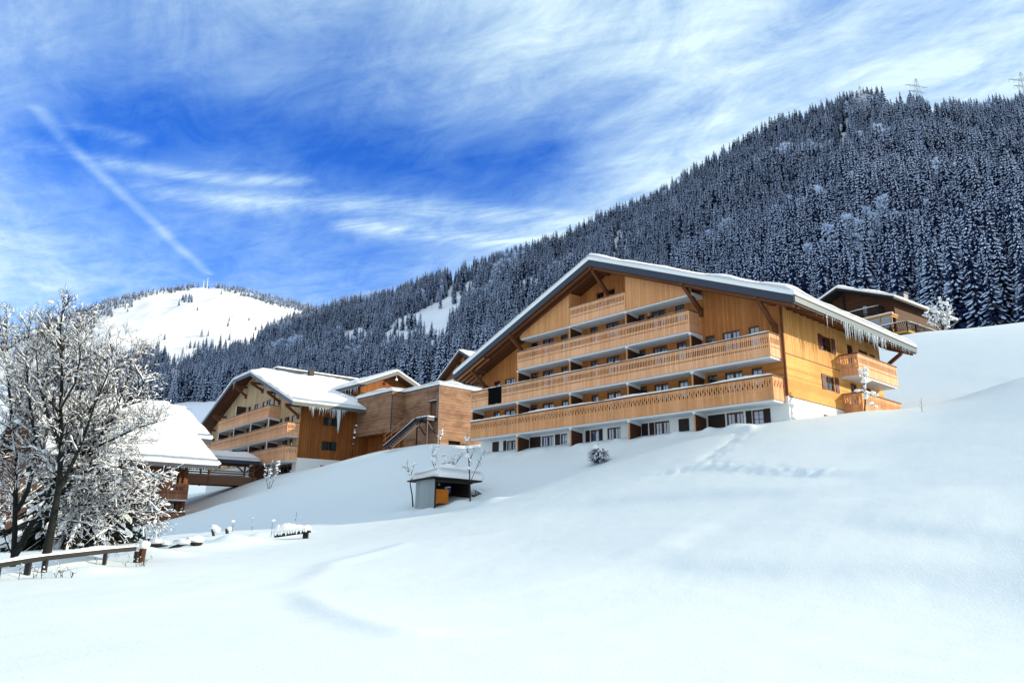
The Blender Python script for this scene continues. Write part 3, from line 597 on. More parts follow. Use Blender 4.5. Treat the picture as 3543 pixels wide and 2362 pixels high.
# ---------------------------------------------------------------- the big chalet (local x runs right along the front, y runs back, z = 0 at the lowest balcony rail)
def big_chalet():
    root = thing('alpine_chalet', 'largest timber chalet with long carved balconies, white base and icicles on its right eave', 'chalet', K, -D1, 6.)
    XR, XL, YF, YB = .2, -29.5, 1.4, 16.2
    eR, eL, xm = (2.28, 4.39), (-30.72, 4.45), -13.95; zm = 11.07; TH = .5; Y0, Y1 = -1., 17.7
    def roof_top(x): return eR[1] + (eR[0] - x) / (eR[0] - xm) * (zm - eR[1]) if x > xm else eL[1] + (x - eL[0]) / (xm - eL[0]) * (zm - eL[1])
    soff = lambda x: roof_top(x) - TH - .02
    MF = lambda s, d, z: (s, YF - d, z); MR = lambda s, d, z: (XR + d, s, z); ML = lambda s, d, z: (XL - d, -s, z)
    cols = [(-2.16, -1.39, 1, 3), (-4.12, -2.81, 2, 1), (-5.47, -4.72, 1, 0), (-7.85, -7.06, 1, 3), (-9.95, -8.7, 2, 1), (-11.35, -10.62, 1, 0), (-14.42, -13.1, 2, 1), (-16.06, -15.3, 1, 3), (-19.31, -18.55, 1, 3), (-21.5, -20.2, 2, 1), (-22.95, -22.1, 1, 0), (-26.32, -24.98, 2, 1), (-27.8, -26.95, 1, 3)]
    rows = {1: (-1.08, .98), 2: (1.66, 3.73), 3: (4.36, 6.45)}
    front = []
    for k, (za, zb) in rows.items():
        for a, b, lv, cu in cols:
            if k == 3 and not (-22.97 < a and b < -6.9): continue
            front.append((a, b, za if lv == 2 or cu == 0 else za + .75, zb, lv, cu))
    front += [(-14.18, -13.41, 7.1, 9.18, 1, 0), (-15.35, -14.55, 7.1, 9.2, 1, 0)]
    base = [(-2.33, -1.52, -2.95, -1.75, 1, 3), (-4.2, -2.95, -4.2, -1.73, 2, 1), (-10.05, -8.77, -4.2, -1.73, 2, 3), (-14.5, -13.2, -4.2, -1.75, 2, 1), (-16.2, -15.35, -4.2, -1.75, 1, 2), (-19.42, -18.7, -3., -1.76, 1, 3), (-21.6, -20.25, -4.2, -1.78, 2, 1), (-25.95, -24.8, -4.2, -1.8, 2, 3)]
    side = [(6.75, 8.1, 2.7, 3.78, 1, 0), (6.65, 8.0, -.03, 1.02, 1, 0), (10.6, 11.5, 1.66, 3.85, 1, 0), (12.5, 14., 1.66, 3.8, 2, 0), (14.4, 15.3, 2.4, 3.75, 1, 0), (10.5, 11.5, -1.1, 1., 1, 0), (12.4, 13.9, -1.1, 1., 2, 0), (6.55, 7.8, -2.6, -1.76, 1, 0)]
    bm = lambda o: o[:4]
    pl = MB(); wall_panel(pl, MF, XL, XR, -6, -1.12, base); wall_panel(pl, MR, YF, YB, -6, -1.12, side); wall_panel(pl, ML, -YB, -YF, -6, -1.12); build('plaster_wall', pl, [M['plaster'], M['room']], root)
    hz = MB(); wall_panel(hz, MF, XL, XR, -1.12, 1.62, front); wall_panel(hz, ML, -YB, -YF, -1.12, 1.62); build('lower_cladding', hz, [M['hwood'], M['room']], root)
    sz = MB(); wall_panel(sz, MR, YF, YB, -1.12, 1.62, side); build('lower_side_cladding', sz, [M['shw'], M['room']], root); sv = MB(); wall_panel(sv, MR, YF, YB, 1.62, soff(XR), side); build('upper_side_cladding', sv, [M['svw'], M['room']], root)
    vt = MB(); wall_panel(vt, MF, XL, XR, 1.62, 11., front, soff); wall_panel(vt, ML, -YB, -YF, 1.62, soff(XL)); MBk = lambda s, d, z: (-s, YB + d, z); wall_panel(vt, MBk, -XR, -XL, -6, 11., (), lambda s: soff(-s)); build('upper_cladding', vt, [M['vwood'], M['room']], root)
    tr = MB(); tr.box(XR - .12, XR + .012, YF - .012, YF + .1, -1.1, soff(XR) - .05); tr.mbox(MR, YF + .1, YB, .002, .03, 1.6, 1.64); tr.mbox(MR, YF + .1, YB, .002, .03, -1.15, -1.11); build('corner_board', tr, M['beam'], root)
    for i, o in enumerate(front): window(root, MF, o, o[4], o[5], seed=i)
    for i, o in enumerate(base): window(root, MF, o, o[4], o[5], seed=40 + i)
    for i, o in enumerate(side): window(root, MR, o, o[4], 0, seed=80 + i)
    for a, b in ((-2.77, -2.36), (-1.5, -1.06), (-16.68, -16.25), (-15.3, -14.95), (-20.02, -19.48), (-26.38, -26.0), (-10.5, -10.08)): shutter(root, MF, a, b, -3.2, -1.75, 'shutd')
    for a, b in ((-5.58, -4.3), (-7.97, -7.12), (-11.2, -10.62), (-27.85, -27.0), (-23.0, -21.72)): shutter(root, MF, a, b, -4.2, -1.75, 'shutd')
    for z0, z1 in ((2.7, 3.78), (-.03, 1.02)):
        shutter(root, MR, 6.15, 6.72, z0, z1); shutter(root, MR, 8.12, 8.62, z0, z1)
    shutter(root, MR, 5.95, 6.53, -2.6, -1.76)
    # balconies
    balcony(root, [((-29.3, 0), (0, 0)), ((0, 0), (0, YF)), ((-29.3, YF), (-29.3, 0))], 0., 'carved', 1, (-29.25, -.05, .05, YF), snow=(.20, .17))
    balcony(root, [((-29.3, 0), (0, 0)), ((0, 0), (0, YF)), ((-29.3, YF), (-29.3, 0))], 2.72, 'slot', 2, (-29.25, -.05, .05, YF), snow=(.12, .09))
    balcony(root, [((-23.15, 0), (-5.76, 0)), ((-5.76, 0), (-5.76, YF)), ((-23.15, YF), (-23.15, 0))], 5.42, 'slot', 3, (-23.1, -5.8, .05, YF), snow=(.07, .05))
    balcony(root, [((-16.97, 0), (-11.27, 0))], 8.05, 'slot', 4, (-22.8, -5.5, .05, YF), snow=None)
    b5 = balcony(root, [((1.5, 15.6), (1.5, 9.05)), ((1.5, 9.05), (.2, 9.05)), ((.2, 15.6), (1.5, 15.6))], 2.68, 'slot', 5, (.2, 1.45, 9.1, 15.55), snow=None)
    b6 = balcony(root, [((1.5, 15.6), (1.5, 9.05)), ((1.5, 9.05), (.2, 9.05)), ((.2, 15.6), (1.5, 15.6))], -.05, 'carved', 6, (.2, 1.45, 9.1, 15.55), snow=None, boards_h=1.6)
    # privacy walls between the flats, each with a pale post and a concrete beam above
    for u, rws in ((5.77, (0, 1, 2)), (11.3, (0, 1, 2, 3)), (17.06, (0, 1, 2, 3)), (23.15, (0, 1, 2)), (29.2, (1,))):
        for k in rws:
            zf, zs = -4.2 + 2.7 * k + (.3 if k else 0), -1.6 + 2.72 * k
            p = MB(); p.box(-u - .03, -u + .03, .12, YF, zf, zs - .2); o = build('partition', p, M['panel'], root)
            q = MB(); q.box(-u - .045, -u + .045, .03, .118, zf, zs - .2); build('post', q, M['gwood'], o)
            c = MB(); c.prism([(.02, zs - .16), (YF, zs - .34), (YF, zs - .002), (.02, zs - .002)], lambda p_, t: (t, p_[0], p_[1]), -u - .11, -u + .11); build('concrete_beam', c, M['conc'], o)
    # gable panels either side of the top loggia
    for xs in ((-22.85, -17.02), (-11.22, -5.5)):
        g = MB(); pts = [(x, 6.56) for x in xs]; tops = [(x, max(6.6, soff(x) - .05)) for x in np.linspace(xs[1], xs[0], 9)]
        if xs[0] < -20: tops[-1] = (xs[0], 6.75)
        g.prism(pts + tops, lambda p_, t: (p_[0], t, p_[1]), -.03, .05)
        xi = -17.02 if xs[0] < -20 else -11.22
        g.box(xi - .04, xi + .04, .051, YF, 6.6, soff(xi) - .04); build('gable_panel', g, M['gwood'], root)
    # roof
    rf = MB(); pr = gable_profile(*eL, *eR, xm, zm, TH)
    rf.prism(pr, lambda p_, t: (p_[0], t, p_[1]), Y0, Y1, mcap=0, mside=[0, 0, 0, 1, 1, 0]); roof = build('roof', rf, [M['metal'], M['dark']], root)
    gt = MB(); gt.box(eR[0] + .003, eR[0] + .10, Y0, Y1, eR[1] - .42, eR[1] - .06); gt.box(eR[0] + .003, eR[0] + .15, Y0, Y1, eR[1] - .05, eR[1] + .02); build('gutter', gt, M['gutter'], roof)
    zfun = np.vectorize(lambda x, y: roof_top(x)); xs = np.concatenate([lin(eL[0], xm, .55), lin(xm, eR[0], .55)[1:]]); xs = np.sort(np.concatenate([xs, [eL[0] + .12, eL[0] + .3, eR[0] - .12, eR[0] - .3]])); ys = np.sort(np.concatenate([lin(Y0, Y1, .6), [Y0 + .1, Y0 + .25, Y1 - .1, Y1 - .25]]))
    snow_sheet(roof, xs, ys, zfun, .56, 31, amp=.075)
    for x0 in (eL[0] + .1,):
        for y in np.arange(Y0 + .28, YF, .55):
            r_ = MB(); r_.beam((eL[0] + .15, y, soff(eL[0] + .15) - .09), (XL + (2.8 if y < .1 else .4), y, soff(XL + (2.8 if y < .1 else .4)) - .09), .1, .16); build('rafter', r_, M['rafter'], roof)
    for y in (-.72, -.12):
        r_ = MB(); r_.beam((XL + 3., y, soff(XL + 3.) - .09), (xm - .2, y, soff(xm - .2) - .09), .12, .18); build('rafter', r_, M['beam'], roof)
        r_ = MB(); r_.beam((xm + .2, y, soff(xm + .2) - .09), (eR[0] - .15, y, soff(eR[0] - .15) - .09), .12, .18); build('rafter', r_, M['beam'], roof)
    for y in np.arange(YF + .7, Y1, .9):
        r_ = MB(); r_.beam((XR + .02, y, soff(XR) - .08), (eR[0] - .12, y, soff(eR[0] - .12) - .08), .09, .14); build('rafter', r_, M['beam'], roof)
    for u, zlo, zhi in ((13.95, 8.6, 10.35), (23.4, 5.35, 6.75), (28.75, 3.2, 4.7), (5.65, 5.55, 7.0), (.25, 3.3, 4.8)):
        b = MB(); b.beam((-u, YF - .02, zlo), (-u, -.62, zhi), .24, .26); b.box(-u - .15, -u + .15, YF - .22, YF, zlo - .35, zlo + .25); b.box(-u - .13, -u + .13, -.9, YF, zhi - .02, zhi + .24); build('brace', b, M['beam'], root)
    b = MB(); b.beam((XR, 15.9, 2.6), (1.9, 15.9, 3.75), .2, .24); build('brace', b, M['beam'], root)
    rnd = random.Random(4); sp = []
    for y, l in ((3.0, .95), (3.75, .6), (4.1, .25), (5.0, .3)): sp.append((2.36, y, 3.98, l))
    for k in range(15): sp.append((2.36 + rnd.uniform(-.03, .05), 5.4 + k * .17 + rnd.uniform(-.05, .05), 3.98, rnd.choice([1.25, .95, 1.1, .5, .75, .35])))
    for k in range(34): sp.append((2.36 + rnd.uniform(-.03, .05), 8.0 + k * .115 + rnd.uniform(-.05, .05), 3.98, rnd.choice([.9, .5, .7, 1.0, .4, .3, 1.15])))
    for k in range(14): sp.append((2.36 + rnd.uniform(-.02, .03), 12.2 + k * .33 + rnd.uniform(-.1, .1), 3.98, rnd.uniform(.15, .5)))
    icicles(roof, sp, 5)
    ch = MB(); ch.box(-12.2, -11.6, 12., 12.7, 10., 11.9); build('chimney', ch, M['steel'], roof)
    # cloth over the balcony and the person at the rail are things of their own
    w = lambda x, y, z: K + (-D1) * x + D2 * y + ZV * z
    t = thing('blanket', 'black blanket hung over the left end of a balcony rail', 'blanket', w(-26., 0, 1.3), -D1); n = 16; c = MB(); vs = []
    for i in range(n + 1):
        x = -.87 + 1.74 * i / n
        for z, y in ((0., -.05), (.35, -.06), (.7, -.055), (1.05, -.06), (1.36, -.10), (1.475, -.09), (1.485, .02), (1.46, .12), (1.1, .13)): vs.append((x, y + .012 * math.sin(i * 1.3 + z * 2), z + .015 * math.sin(i * .8)))
    c.add(vs, [(i * 9 + j, i * 9 + 9 + j, i * 9 + 10 + j, i * 9 + 1 + j) for i in range(n) for j in range(8)]); o = build('cloth', c, M['cloth'], t, True); o.modifiers.new('thick', 'SOLIDIFY').thickness = .02
    return root
big_chalet()
def left_chalet():
    root = thing('half_hipped_chalet', 'left chalet with clipped gable, pale boards and dark green shutters on its amber side', 'chalet', K2, -E1, 7.)
    XR, XL, YF, YB = .1, -33., 1.4, 15.
    eR, eL, xm = (2.25, 4.78), (-34.75, 4.9), -16.2; zm = 11.75; Y0, Y1 = -.55, 16.5; TH = .42
    def main(x): return eR[1] + (eR[0] - x) / (eR[0] - xm) * (zm - eR[1]) if x > xm else eL[1] + (x - eL[0]) / (xm - eL[0]) * (zm - eL[1])
    ZH = 10.5
    zf = np.vectorize(lambda x, y: min(main(x), ZH + .46 * (y - Y0)))
    soff = lambda x, y=YF: float(zf(x, y)) - TH - .02
    MF = lambda s, d, z: (s, YF - d, z); MR = lambda s, d, z: (XR + d, s, z); ML = lambda s, d, z: (XL - d, -s, z)
    fr = [(-2.5, -1.75, 1.7, 3.85, 1, 0), (-4.6, -3.15, 1.7, 3.85, 2, 0), (-6.15, -5.3, 1.7, 3.85, 1, 0)]
    for x in (-8.5, -10.6, -14.8, -16.9, -21.1, -23.2, -27.2): fr.append((x - .9, x, 1.7, 3.85, 2, 0)); fr.append((x - .9, x, -1., 1.15, 2, 0))
    fr += [(-2.5, -1.75, -1., 1.15, 1, 0), (-4.6, -3.15, -1., 1.15, 2, 0), (-11.3, -9.7, 4.4, 6.8, 2, 0), (-12.7, -11.7, 5.3, 6.8, 1, 0), (-15.7, -14.1, 4.4, 6.8, 2, 0), (-18., -17., 5.3, 6.8, 1, 0), (-20.6, -19.9, 4.4, 6.75, 1, 0), (-23.2, -22.2, 4.4, 6.7, 1, 0), (-8.9, -8.1, 5.6, 7.7, 1, 0)]
    ba = [(-5.1, -1.2, -4.5, -1.83, 3, 0), (-9., -7.4, -4.5, -1.75, 2, 0)]
    sd = [(4.55, 5.85, 2.72, 3.7, 1, 0), (4.6, 5.8, -.2, .86, 1, 0), (4.3, 5.7, -2.9, -1.97, 1, 0)]
    pl = MB(); wall_panel(pl, MF, XL, XR, -8, -1.28, ba); wall_panel(pl, MR, YF, YB, -8, -1.28, sd); wall_panel(pl, ML, -YB, -YF, -8, -1.28); build('plaster_wall', pl, [M['plaster'], M['room']], root)
    gf = MB(); wall_panel(gf, MF, XL, XR, -1.28, 11.6, fr, soff); wall_panel(gf, ML, -YB, -YF, -1.28, soff(XL)); build('front_cladding', gf, [M['pale'], M['room']], root)
    gs = MB(); wall_panel(gs, MR, YF, YB, -1.28, soff(XR), sd); MK = lambda s, d, z: (-s, YB + d, z); wall_panel(gs, MK, -XR, -XL, -8, 11.6, (), lambda s: soff(-s, 8)); build('side_cladding', gs, [M['owood'], M['room']], root)
    for i, o in enumerate(fr + ba): window(root, MF, o, o[4], 0, seed=i, bars=0)
    for i, o in enumerate(sd): window(root, MR, o, 1, 0, seed=i, bars=0)
    for z0, z1 in ((2.72, 3.7), (-.2, .86)): shutter(root, MR, 4.28, 4.9, z0, z1, 'green', .02); shutter(root, MR, 5.45, 6.15, z0, z1, 'green', .02)
    balcony(root, [((-12.4, 0), (0, 0)), ((0, 0), (0, YF)), ((-12.4, YF), (-12.4, 0))], -.02, 'carved', 11, (-12.3, -.05, .05, YF), boards_h=1.6, snow=(.1, .06), mat=M['rail'])
    balcony(root, [((-31.8, 0), (0, 0)), ((0, 0), (0, YF)), ((-31.8, YF), (-31.8, 0))], 2.68, 'slot', 12, (-31.7, -.05, .05, YF), boards_h=1.5, snow=(.1, .06))
    balcony(root, [((-25.7, 0), (-6.3, 0)), ((-6.3, 0), (-6.3, YF)), ((-25.7, YF), (-25.7, 0))], 5.45, 'slot', 13, (-25.6, -6.35, .05, YF), boards_h=1.45, snow=(.09, .05))
    for u, k in ((6.25, 1), (12.45, 1), (18.9, 1), (25.4, 1), (6.25, 0), (12.45, 0), (18.9, 0), (18.9, 2)):
        zf_, zs = -1.1 + 2.72 * k, 1.06 + 2.78 * k
        if k == 2: zf_, zs = 4.5, 6.9
        p = MB(); p.box(-u - .03, -u + .03, .12, YF, zf_, zs - .03); o = build('partition', p, M['panel'], root)
        q = MB(); q.box(-u - .05, -u + .05, .03, .118, zf_, zs - .03); build('post', q, M['white'], o)
        if k < 2: c = MB(); c.prism([(.02, zs - .12), (YF, zs - .3), (YF, zs - .002), (.02, zs - .002)], lambda p_, t: (t, p_[0], p_[1]), -u - .1, -u + .1); build('concrete_beam', c, M['conc'], o)
    hx = [x for x in np.linspace(eL[0], eR[0], 400) if main(x) > ZH]; hl, hr = min(hx), max(hx)
    xs = np.sort(np.concatenate([lin(eL[0], hl, .6), lin(hl, xm, .4)[1:], lin(xm, hr, .4)[1:], lin(hr, eR[0], .6)[1:]])); ys = np.concatenate([lin(Y0, 3., .22), lin(3., Y1, .7)[1:]])
    X, Y = np.meshgrid(xs, ys, indexing='ij'); Z = zf(X, Y); n, m = X.shape; r = MB(); idx = np.arange(n * m).reshape(n, m); vs = np.concatenate([np.stack([X, Y, Z], -1).reshape(-1, 3), np.stack([X, Y, Z - TH], -1).reshape(-1, 3)]).tolist(); fs = []; mi = []; o_ = n * m
    for i in range(n - 1):
        for j in range(m - 1):
            q = (idx[i, j], idx[i + 1, j], idx[i + 1, j + 1], idx[i, j + 1]); fs.append(q); mi.append(0); fs.append(tuple(a + o_ for a in q[::-1])); mi.append(1)
    for i in range(n - 1):
        for j in (0, m - 1): a, b = idx[i, j], idx[i + 1, j]; fs.append((a, b, b + o_, a + o_)); mi.append(2)
    for j in range(m - 1):
        for i in (0, n - 1): a, b = idx[i, j], idx[i, j + 1]; fs.append((a, b, b + o_, a + o_)); mi.append(3)
    r.add(vs, fs, mi); roof = build('roof', r, [M['metal'], M['dark'], M['slate'], M['gutter']], root)
    sj = MB()   # standing seams of the slate verge
    for x in np.arange(eL[0] + .5, eR[0], .62):
        z = float(zf(x, Y0)); sj.box(x - .03, x + .03, Y0 - .025, Y0 - .002, z - TH, z + .01)
    build('verge_slates', sj, M['metal'], roof)
    snow_sheet(roof, xs, np.sort(np.concatenate([ys, [Y0 + .1]])), zf, .42, 33, amp=.075)
    for y in np.arange(Y0 + .3, YF, .55):
        for x0, x1 in ((eL[0] + .15, XL + .3),):
            b = MB(); b.beam((x0, y, soff(x0, y) - .08), (x1, y, soff(x1, y) - .08), .1, .15); build('rafter', b, M['beam'], roof)
    for u, zl, zh in ((19.2, 8.4, 9.55), (12.9, 8.3, 9.1), (6.6, 6.0, 7.0), (.3, 3.5, 4.65), (27., 5.2, 6.3), (31.5, 3.4, 4.8)):
        b = MB(); b.beam((-u, YF, zl), (-u, -.25, zh), .26, .28); b.box(-u - .15, -u + .15, YF - .25, YF, zl - .3, zl + .25); b.box(-u - .14, -u + .14, -.4, YF, zh - .05, zh + .22); build('brace', b, M['beam'], root)
    rv = MB(); rv.box(-16.9, -15.5, 4., 16.2, 11.6, 12.25); rv_o = build('ridge_cap', rv, M['metal'], roof); snow_sheet(rv_o, lin(-16.95, -15.45, .3), lin(3.9, 16.2, .5), np.vectorize(lambda x, y: 12.25), .25, 35, name='ridge_snow', er=.3)
    ch = MB(); ch.box(-14.6, -14., 8., 8.7, 10.9, 12.4); build('chimney', ch, M['steel'], roof)
    rnd = random.Random(8); sp = [(-19.0, Y0 - .03, 10.1, 1.15), (-18.8, Y0 - .03, 10.1, .5), (-18.3, Y0 - .03, 10.1, .45)]
    for k in range(38): y = 1.5 + k * .125; sp.append((2.28, y + rnd.uniform(-.05, .05), 4.38, rnd.choice([.3, .5, .75, .4, 1.0, .6, .25])))
    sp += [(2.3, 2.0, 4.38, 1.35), (2.3, 4.4, 4.38, 1.2), (2.3, 5.3, 4.38, 1.2)]
    icicles(roof, sp, 9)
    bi = MB(); bi.tube([(2.3, 5.2, 4.4), (2.31, 5.22, 3.6), (2.29, 5.2, 2.9), (2.3, 5.21, 2.2), (2.3, 5.2, 1.55)], [.16, .2, .17, .09, .01], 9); bi.tube([(2.3, 5.0, 4.4), (2.3, 5.02, 3.7), (2.3, 5.0, 3.1)], [.1, .09, .01], 7); build('icicle', bi, M['ice'], roof, True)
left_chalet()
# ---------------------------------------------------------------- the other buildings
def gable_roof(root, prof, fn, a, b, mats, sides):
    r = MB(); r.prism(prof, fn, a, b, mcap=0, mside=sides); return build('roof', r, mats, root)
A0 = np.array([-18.94, 90., 15.38])
def slat_building():
    root = thing('flat_roofed_block', 'flat-roofed block clad in weathered horizontal slats, snow on top, between the two large chalets', 'building', A0, -D1, 8.)
    P = [(0, 0), (7.73, 0), (7.73, 1.7), (14.53, 1.7), (14.53, 9.2), (0, 9.2)]; zt = .18
    def face(mb, p, q, z0, z1, off=0, th=.05):
        p = np.array(p, float); q = np.array(q, float); d = (q - p) / np.linalg.norm(q - p); n = np.array([d[1], -d[0]])
        M_ = lambda s, dd, z: (*(p + d * s + n * (dd + off)), z); mb.mbox(M_, 0, np.linalg.norm(q - p), -th, 0, z0, z1)
    cl_ = MB(); face(cl_, P[0], P[1], -4.45, zt); face(cl_, P[1], P[2], -4.5, zt)
    build('slat_cladding', cl_, M['larch'], root)
    MF = lambda s, d, z: (s, 1.7 - d, z); MR = lambda s, d, z: (14.53 + d, s, z)
    c2 = MB(); wall_panel(c2, MF, 7.73, 14.53, -8, zt, [(12.95, 14.1, -3.1, -1.55)], depth=.25); build('slat_cladding', c2, [M['larch'], M['room']], root)
    c3 = MB(); wall_panel(c3, MR, 1.7, 9.2, -8, zt, [(3.2, 4.9, -6.6, -5.75), (5.0, 8.0, -6.6, -5.95)], depth=.3); c3.mbox(MR, 3.2, 4.9, .01, .05, -5.75, -5.62, 0); build('slat_cladding', c3, [M['larch'], M['room']], root)
    bk = MB(); bk.add([(0, 9.2, -8), (14.53, 9.2, -8), (14.53, 9.2, zt), (0, 9.2, zt), (0, 0.05, -4.45), (0, 9.2, -4.45), (0, 0.05, zt)], [(0, 3, 2, 1), (4, 6, 3, 5)]); build('rear_wall', bk, M['larch'], root)
    lw = MB(); lw.box(-.6, 7.95, 1.75, 1.9, -9, -4.46); lw.box(0., 7.7, .06, 1.75, -4.44, -4.3); lw.box(7.62, 7.9, 1.2, 1.7, -9, -4.5); build('lower_wall', lw, M['owood'], root)
    tr = MB()
    for p, q in ((P[0], P[1]), (P[1], P[2]), (P[2], P[3]), (P[3], P[4])): face(tr, p, q, zt + .002, zt + .12, .04, .3)
    for x, y in ((7.73, 0), (14.53, 1.7)): tr.box(x - .05, x + .035, y - .035, y + .05, -4.5 if x < 8 else -8, zt - .002)
    build('roof_edge', tr, M['metal'], root)
    d = MB(); d.mbox(MF, 13.0, 14.05, -.2, -.14, -3.08, -1.6); dr = build('door', d, M['frame'], root); fr = MB(); fr.mbox(MF, 12.85, 14.2, .002, .35, -1.54, -1.46); c = build('canopy', fr, M['steel'], root); lump_strip([(12.85, 1.55, -1.455), (14.2, 1.55, -1.455)], .35, .16, 3, 'canopy_snow', M['tsnow'], c)
    for nm, (x0, x1, y0, y1) in enumerate(((-.05, 7.78, -.05, 9.2), (7.5, 14.58, 1.65, 9.2))):
        snow_sheet(root, np.sort(np.concatenate([lin(x0, x1, .45), [x0 + .1, x1 - .1]])), np.sort(np.concatenate([lin(y0, y1, .45), [y0 + .1, y1 - .1]])), np.vectorize(lambda x, y: zt + .122 - .004 * nm), .52 if nm == 0 else .56, 51 + nm, er=.5, amp=.09, bulge=.1)
    rl = MB()   # terrace railing on the roof, next to the big chalet
    for k in range(9): rl.tube([(13.9, 4.2 + k * .6, .3), (13.9, 4.2 + k * .6, 1.35)], [.03, .03], 5)
    rl.tube([(13.9, 4.2, 1.35), (13.9, 9., 1.35)], [.035, .035], 5); rl.tube([(13.9, 4.2, 1.0), (13.9, 9., 1.0)], [.02, .02], 5); build('roof_railing', rl, M['steel'], root)
    # steel stair in front of the door
    t = thing('outdoor_staircase', 'dark steel outdoor staircase with snowy landing and handrail on the slatted block', 'staircase', A0 - D1 * 13 + D2 * .5 - ZV * 6.8, -D1)
    ld = MB(); ld.box(-.95, 1.25, -.1, 1.19, 3.05, 3.45); o = build('landing', ld, M['steel'], t); snow_sheet(o, lin(-.93, 1.23, .3), lin(-.08, 1.17, .3), np.vectorize(lambda x, y: 3.452), .18, 61, name='landing_snow', er=.15, bulge=.02)
    for x in (-.95, .45):
        s_ = MB(); s_.beam((x, -.1, 3.3 - .28 * (x > 0)), (x, -4.1, -.1 - .28 * (x > 0)), .07, .3 if x < 0 else .12); so_ = build('stringer', s_, M['steel'], t)
        if x < 0: lump_strip([(x, -.1 - 4 * i / 12, 3.48 - 3.4 * i / 12) for i in range(13)], .12, .08, 5, 'stringer_snow', M['tsnow'], so_)
    for k in range(15):
        y = -.25 - k * .265; z = 3.15 - k * .226; b = MB(); b.box(-.91, .41, y - .14, y + .13, z - .03, z + .02); b.box(-.91, .41, y - .14, y - .12, z - .12, z - .031); build('tread', b, M['steel'], t)
    hr = MB()
    for off in (1.0, .55): hr.tube([(-.95, -4.1, -.1 + off + .2), (-.95, -.1, 3.35 + off), (.0, -.12, 3.45 + off), (1.25, -.1, 3.45 + off)], [.03] * 4, 6)
    for k in range(6): y = -.1 - k * .75; hr.tube([(-.95, y, 3.35 - k * .64), (-.95, y, 4.4 - k * .64)], [.025] * 2, 5)
    for x in (.1, 1.2): hr.tube([(x, -.1, 3.4), (x, -.1, 4.45)], [.025] * 2, 5)
    build('handrail', hr, M['hrail'], t)
    for x0 in (-.8, 1.1):
        b = MB(); b.box(x0 - .06, x0 + .06, .0, .12, -2, 3.05); b.beam((x0, .1, 2.9), (x0, 1.15, 1.7), .08, .1); build('support_post', b, M['steel'], t)
slat_building()
def annex():
    ec = np.array([-19.23, 91.29, 17.83]); root = thing('link_building', 'link building with slate verged gable and amber framed window, just above the slatted block', 'building', ec, -D1, 10.)
    zm, ym, yb = 2.47, 5.75, 11.6
    top = lambda y: zm * y / ym if y < ym else zm - (y - ym) * .43
    prof = [(0, 0), (ym, zm), (yb, top(yb)), (yb, top(yb) - .5), (ym, zm - .5), (0, -.5)]
    roof = gable_roof(root, prof, lambda p, t: (t, p[0], p[1]), -14, 0, [M['metal'], M['dark']], [0, 0, 0, 1, 1, 0])
    ys = np.concatenate([lin(0, ym, .4), lin(ym, yb, .4)[1:]]); snow_sheet(roof, lin(-14, 0, .5), ys, np.vectorize(lambda x, y: top(y)), .38, 71)
    MF = lambda s, d, z: (s, 1.2 - d, z); MR = lambda s, d, z: (-1.5 + d, s, z); soff = lambda y: top(y) - .52
    w = MB(); fo = [(-4.1, -2.3, -3., -1.05)]; wall_panel(w, MF, -14, -1.5, -10, -.05, fo); go = [(1.5, 3.6, -3.2, -.95)]; wall_panel(w, MR, 1.2, 10.4, -10, 2.4, go, soff)
    w.add([(-14, 10.4, -10), (-1.5, 10.4, -10), (-1.5, 10.4, 0), (-14, 10.4, 0)], [(0, 3, 2, 1)]); build('timber_wall', w, [M['owood'], M['room']], root)
    window(root, MF, fo[0], 2, 0); window(root, MR, go[0], 1, 0, frame=M['yellow'])
    fr = MB(); fr.mbox(MR, 1.2, 1.48, .003, .1, -3.2, -.6); fr.mbox(MR, 1.49, 3.9, .003, .1, -.9, -.6); build('window_surround', fr, M['yellow'], root)
    lm = MB(); lm.box(-.35, -.2, 5.6, 5.9, 1.25, 1.5); lm.tube([(-.28, 5.75, 1.5), (-.28, 5.75, 1.9)], [.03, .03], 5); build('floodlight', lm, M['white'], root)
    rnd = random.Random(3); icicles(roof, [(-k * .42 - .15 + rnd.uniform(-.1, .1), -.03, -.45, rnd.choice([.3, .6, .45, 1.1, .8, .25])) for k in range(20)], 4)
annex()
def mid_gable():
    A = np.array([-6.64, 90., 21.95]); root = thing('gabled_chalet', 'small timber gable rising behind the left eave of the largest chalet', 'chalet', A, -D1, 12.)
    prof = [(-5.6, -4.05), (0, 0), (5.6, -3.0), (5.6, -3.3), (0, -.3), (-5.6, -4.35)]
    roof = gable_roof(root, prof, lambda p, t: (p[0], t, p[1]), 0, 12, [M['metal'], M['dark']], [0, 0, 0, 1, 1, 0])
    tz = lambda x: .723 * x if x < 0 else -.536 * x
    snow_sheet(roof, np.concatenate([lin(-5.6, 0, .4), lin(0, 5.6, .4)[1:]]), lin(0, 12, .6), np.vectorize(lambda x, y: tz(x)), .22, 81)
    MF = lambda s, d, z: (s, 1. - d, z); MR = lambda s, d, z: (4.4 + d, s, z)
    w = MB(); op = [(-1.5, -.75, -3.2, -1.0)]; op2 = [(-.15, 2.2, -3.4, -.75)]; wall_panel(w, MF, -4.4, 4.4, -12, 0, op + op2, lambda s: tz(s) - .32, depth=.6); wall_panel(w, MR, 1, 11, -12, tz(4.4) - .32); build('timber_wall', w, [M['larch'], M['room']], root); window(root, MF, op[0], 1, 0)
    b = MB(); b.box(-6.5, 4.6, -1.6, 1., -4.6, -4.35); lr = build('porch_roof', b, M['metal'], root); snow_sheet(lr, lin(-6.5, 4.6, .5), lin(-1.6, .98, .4), np.vectorize(lambda x, y: -4.348), .4, 82, name='porch_snow')
mid_gable()
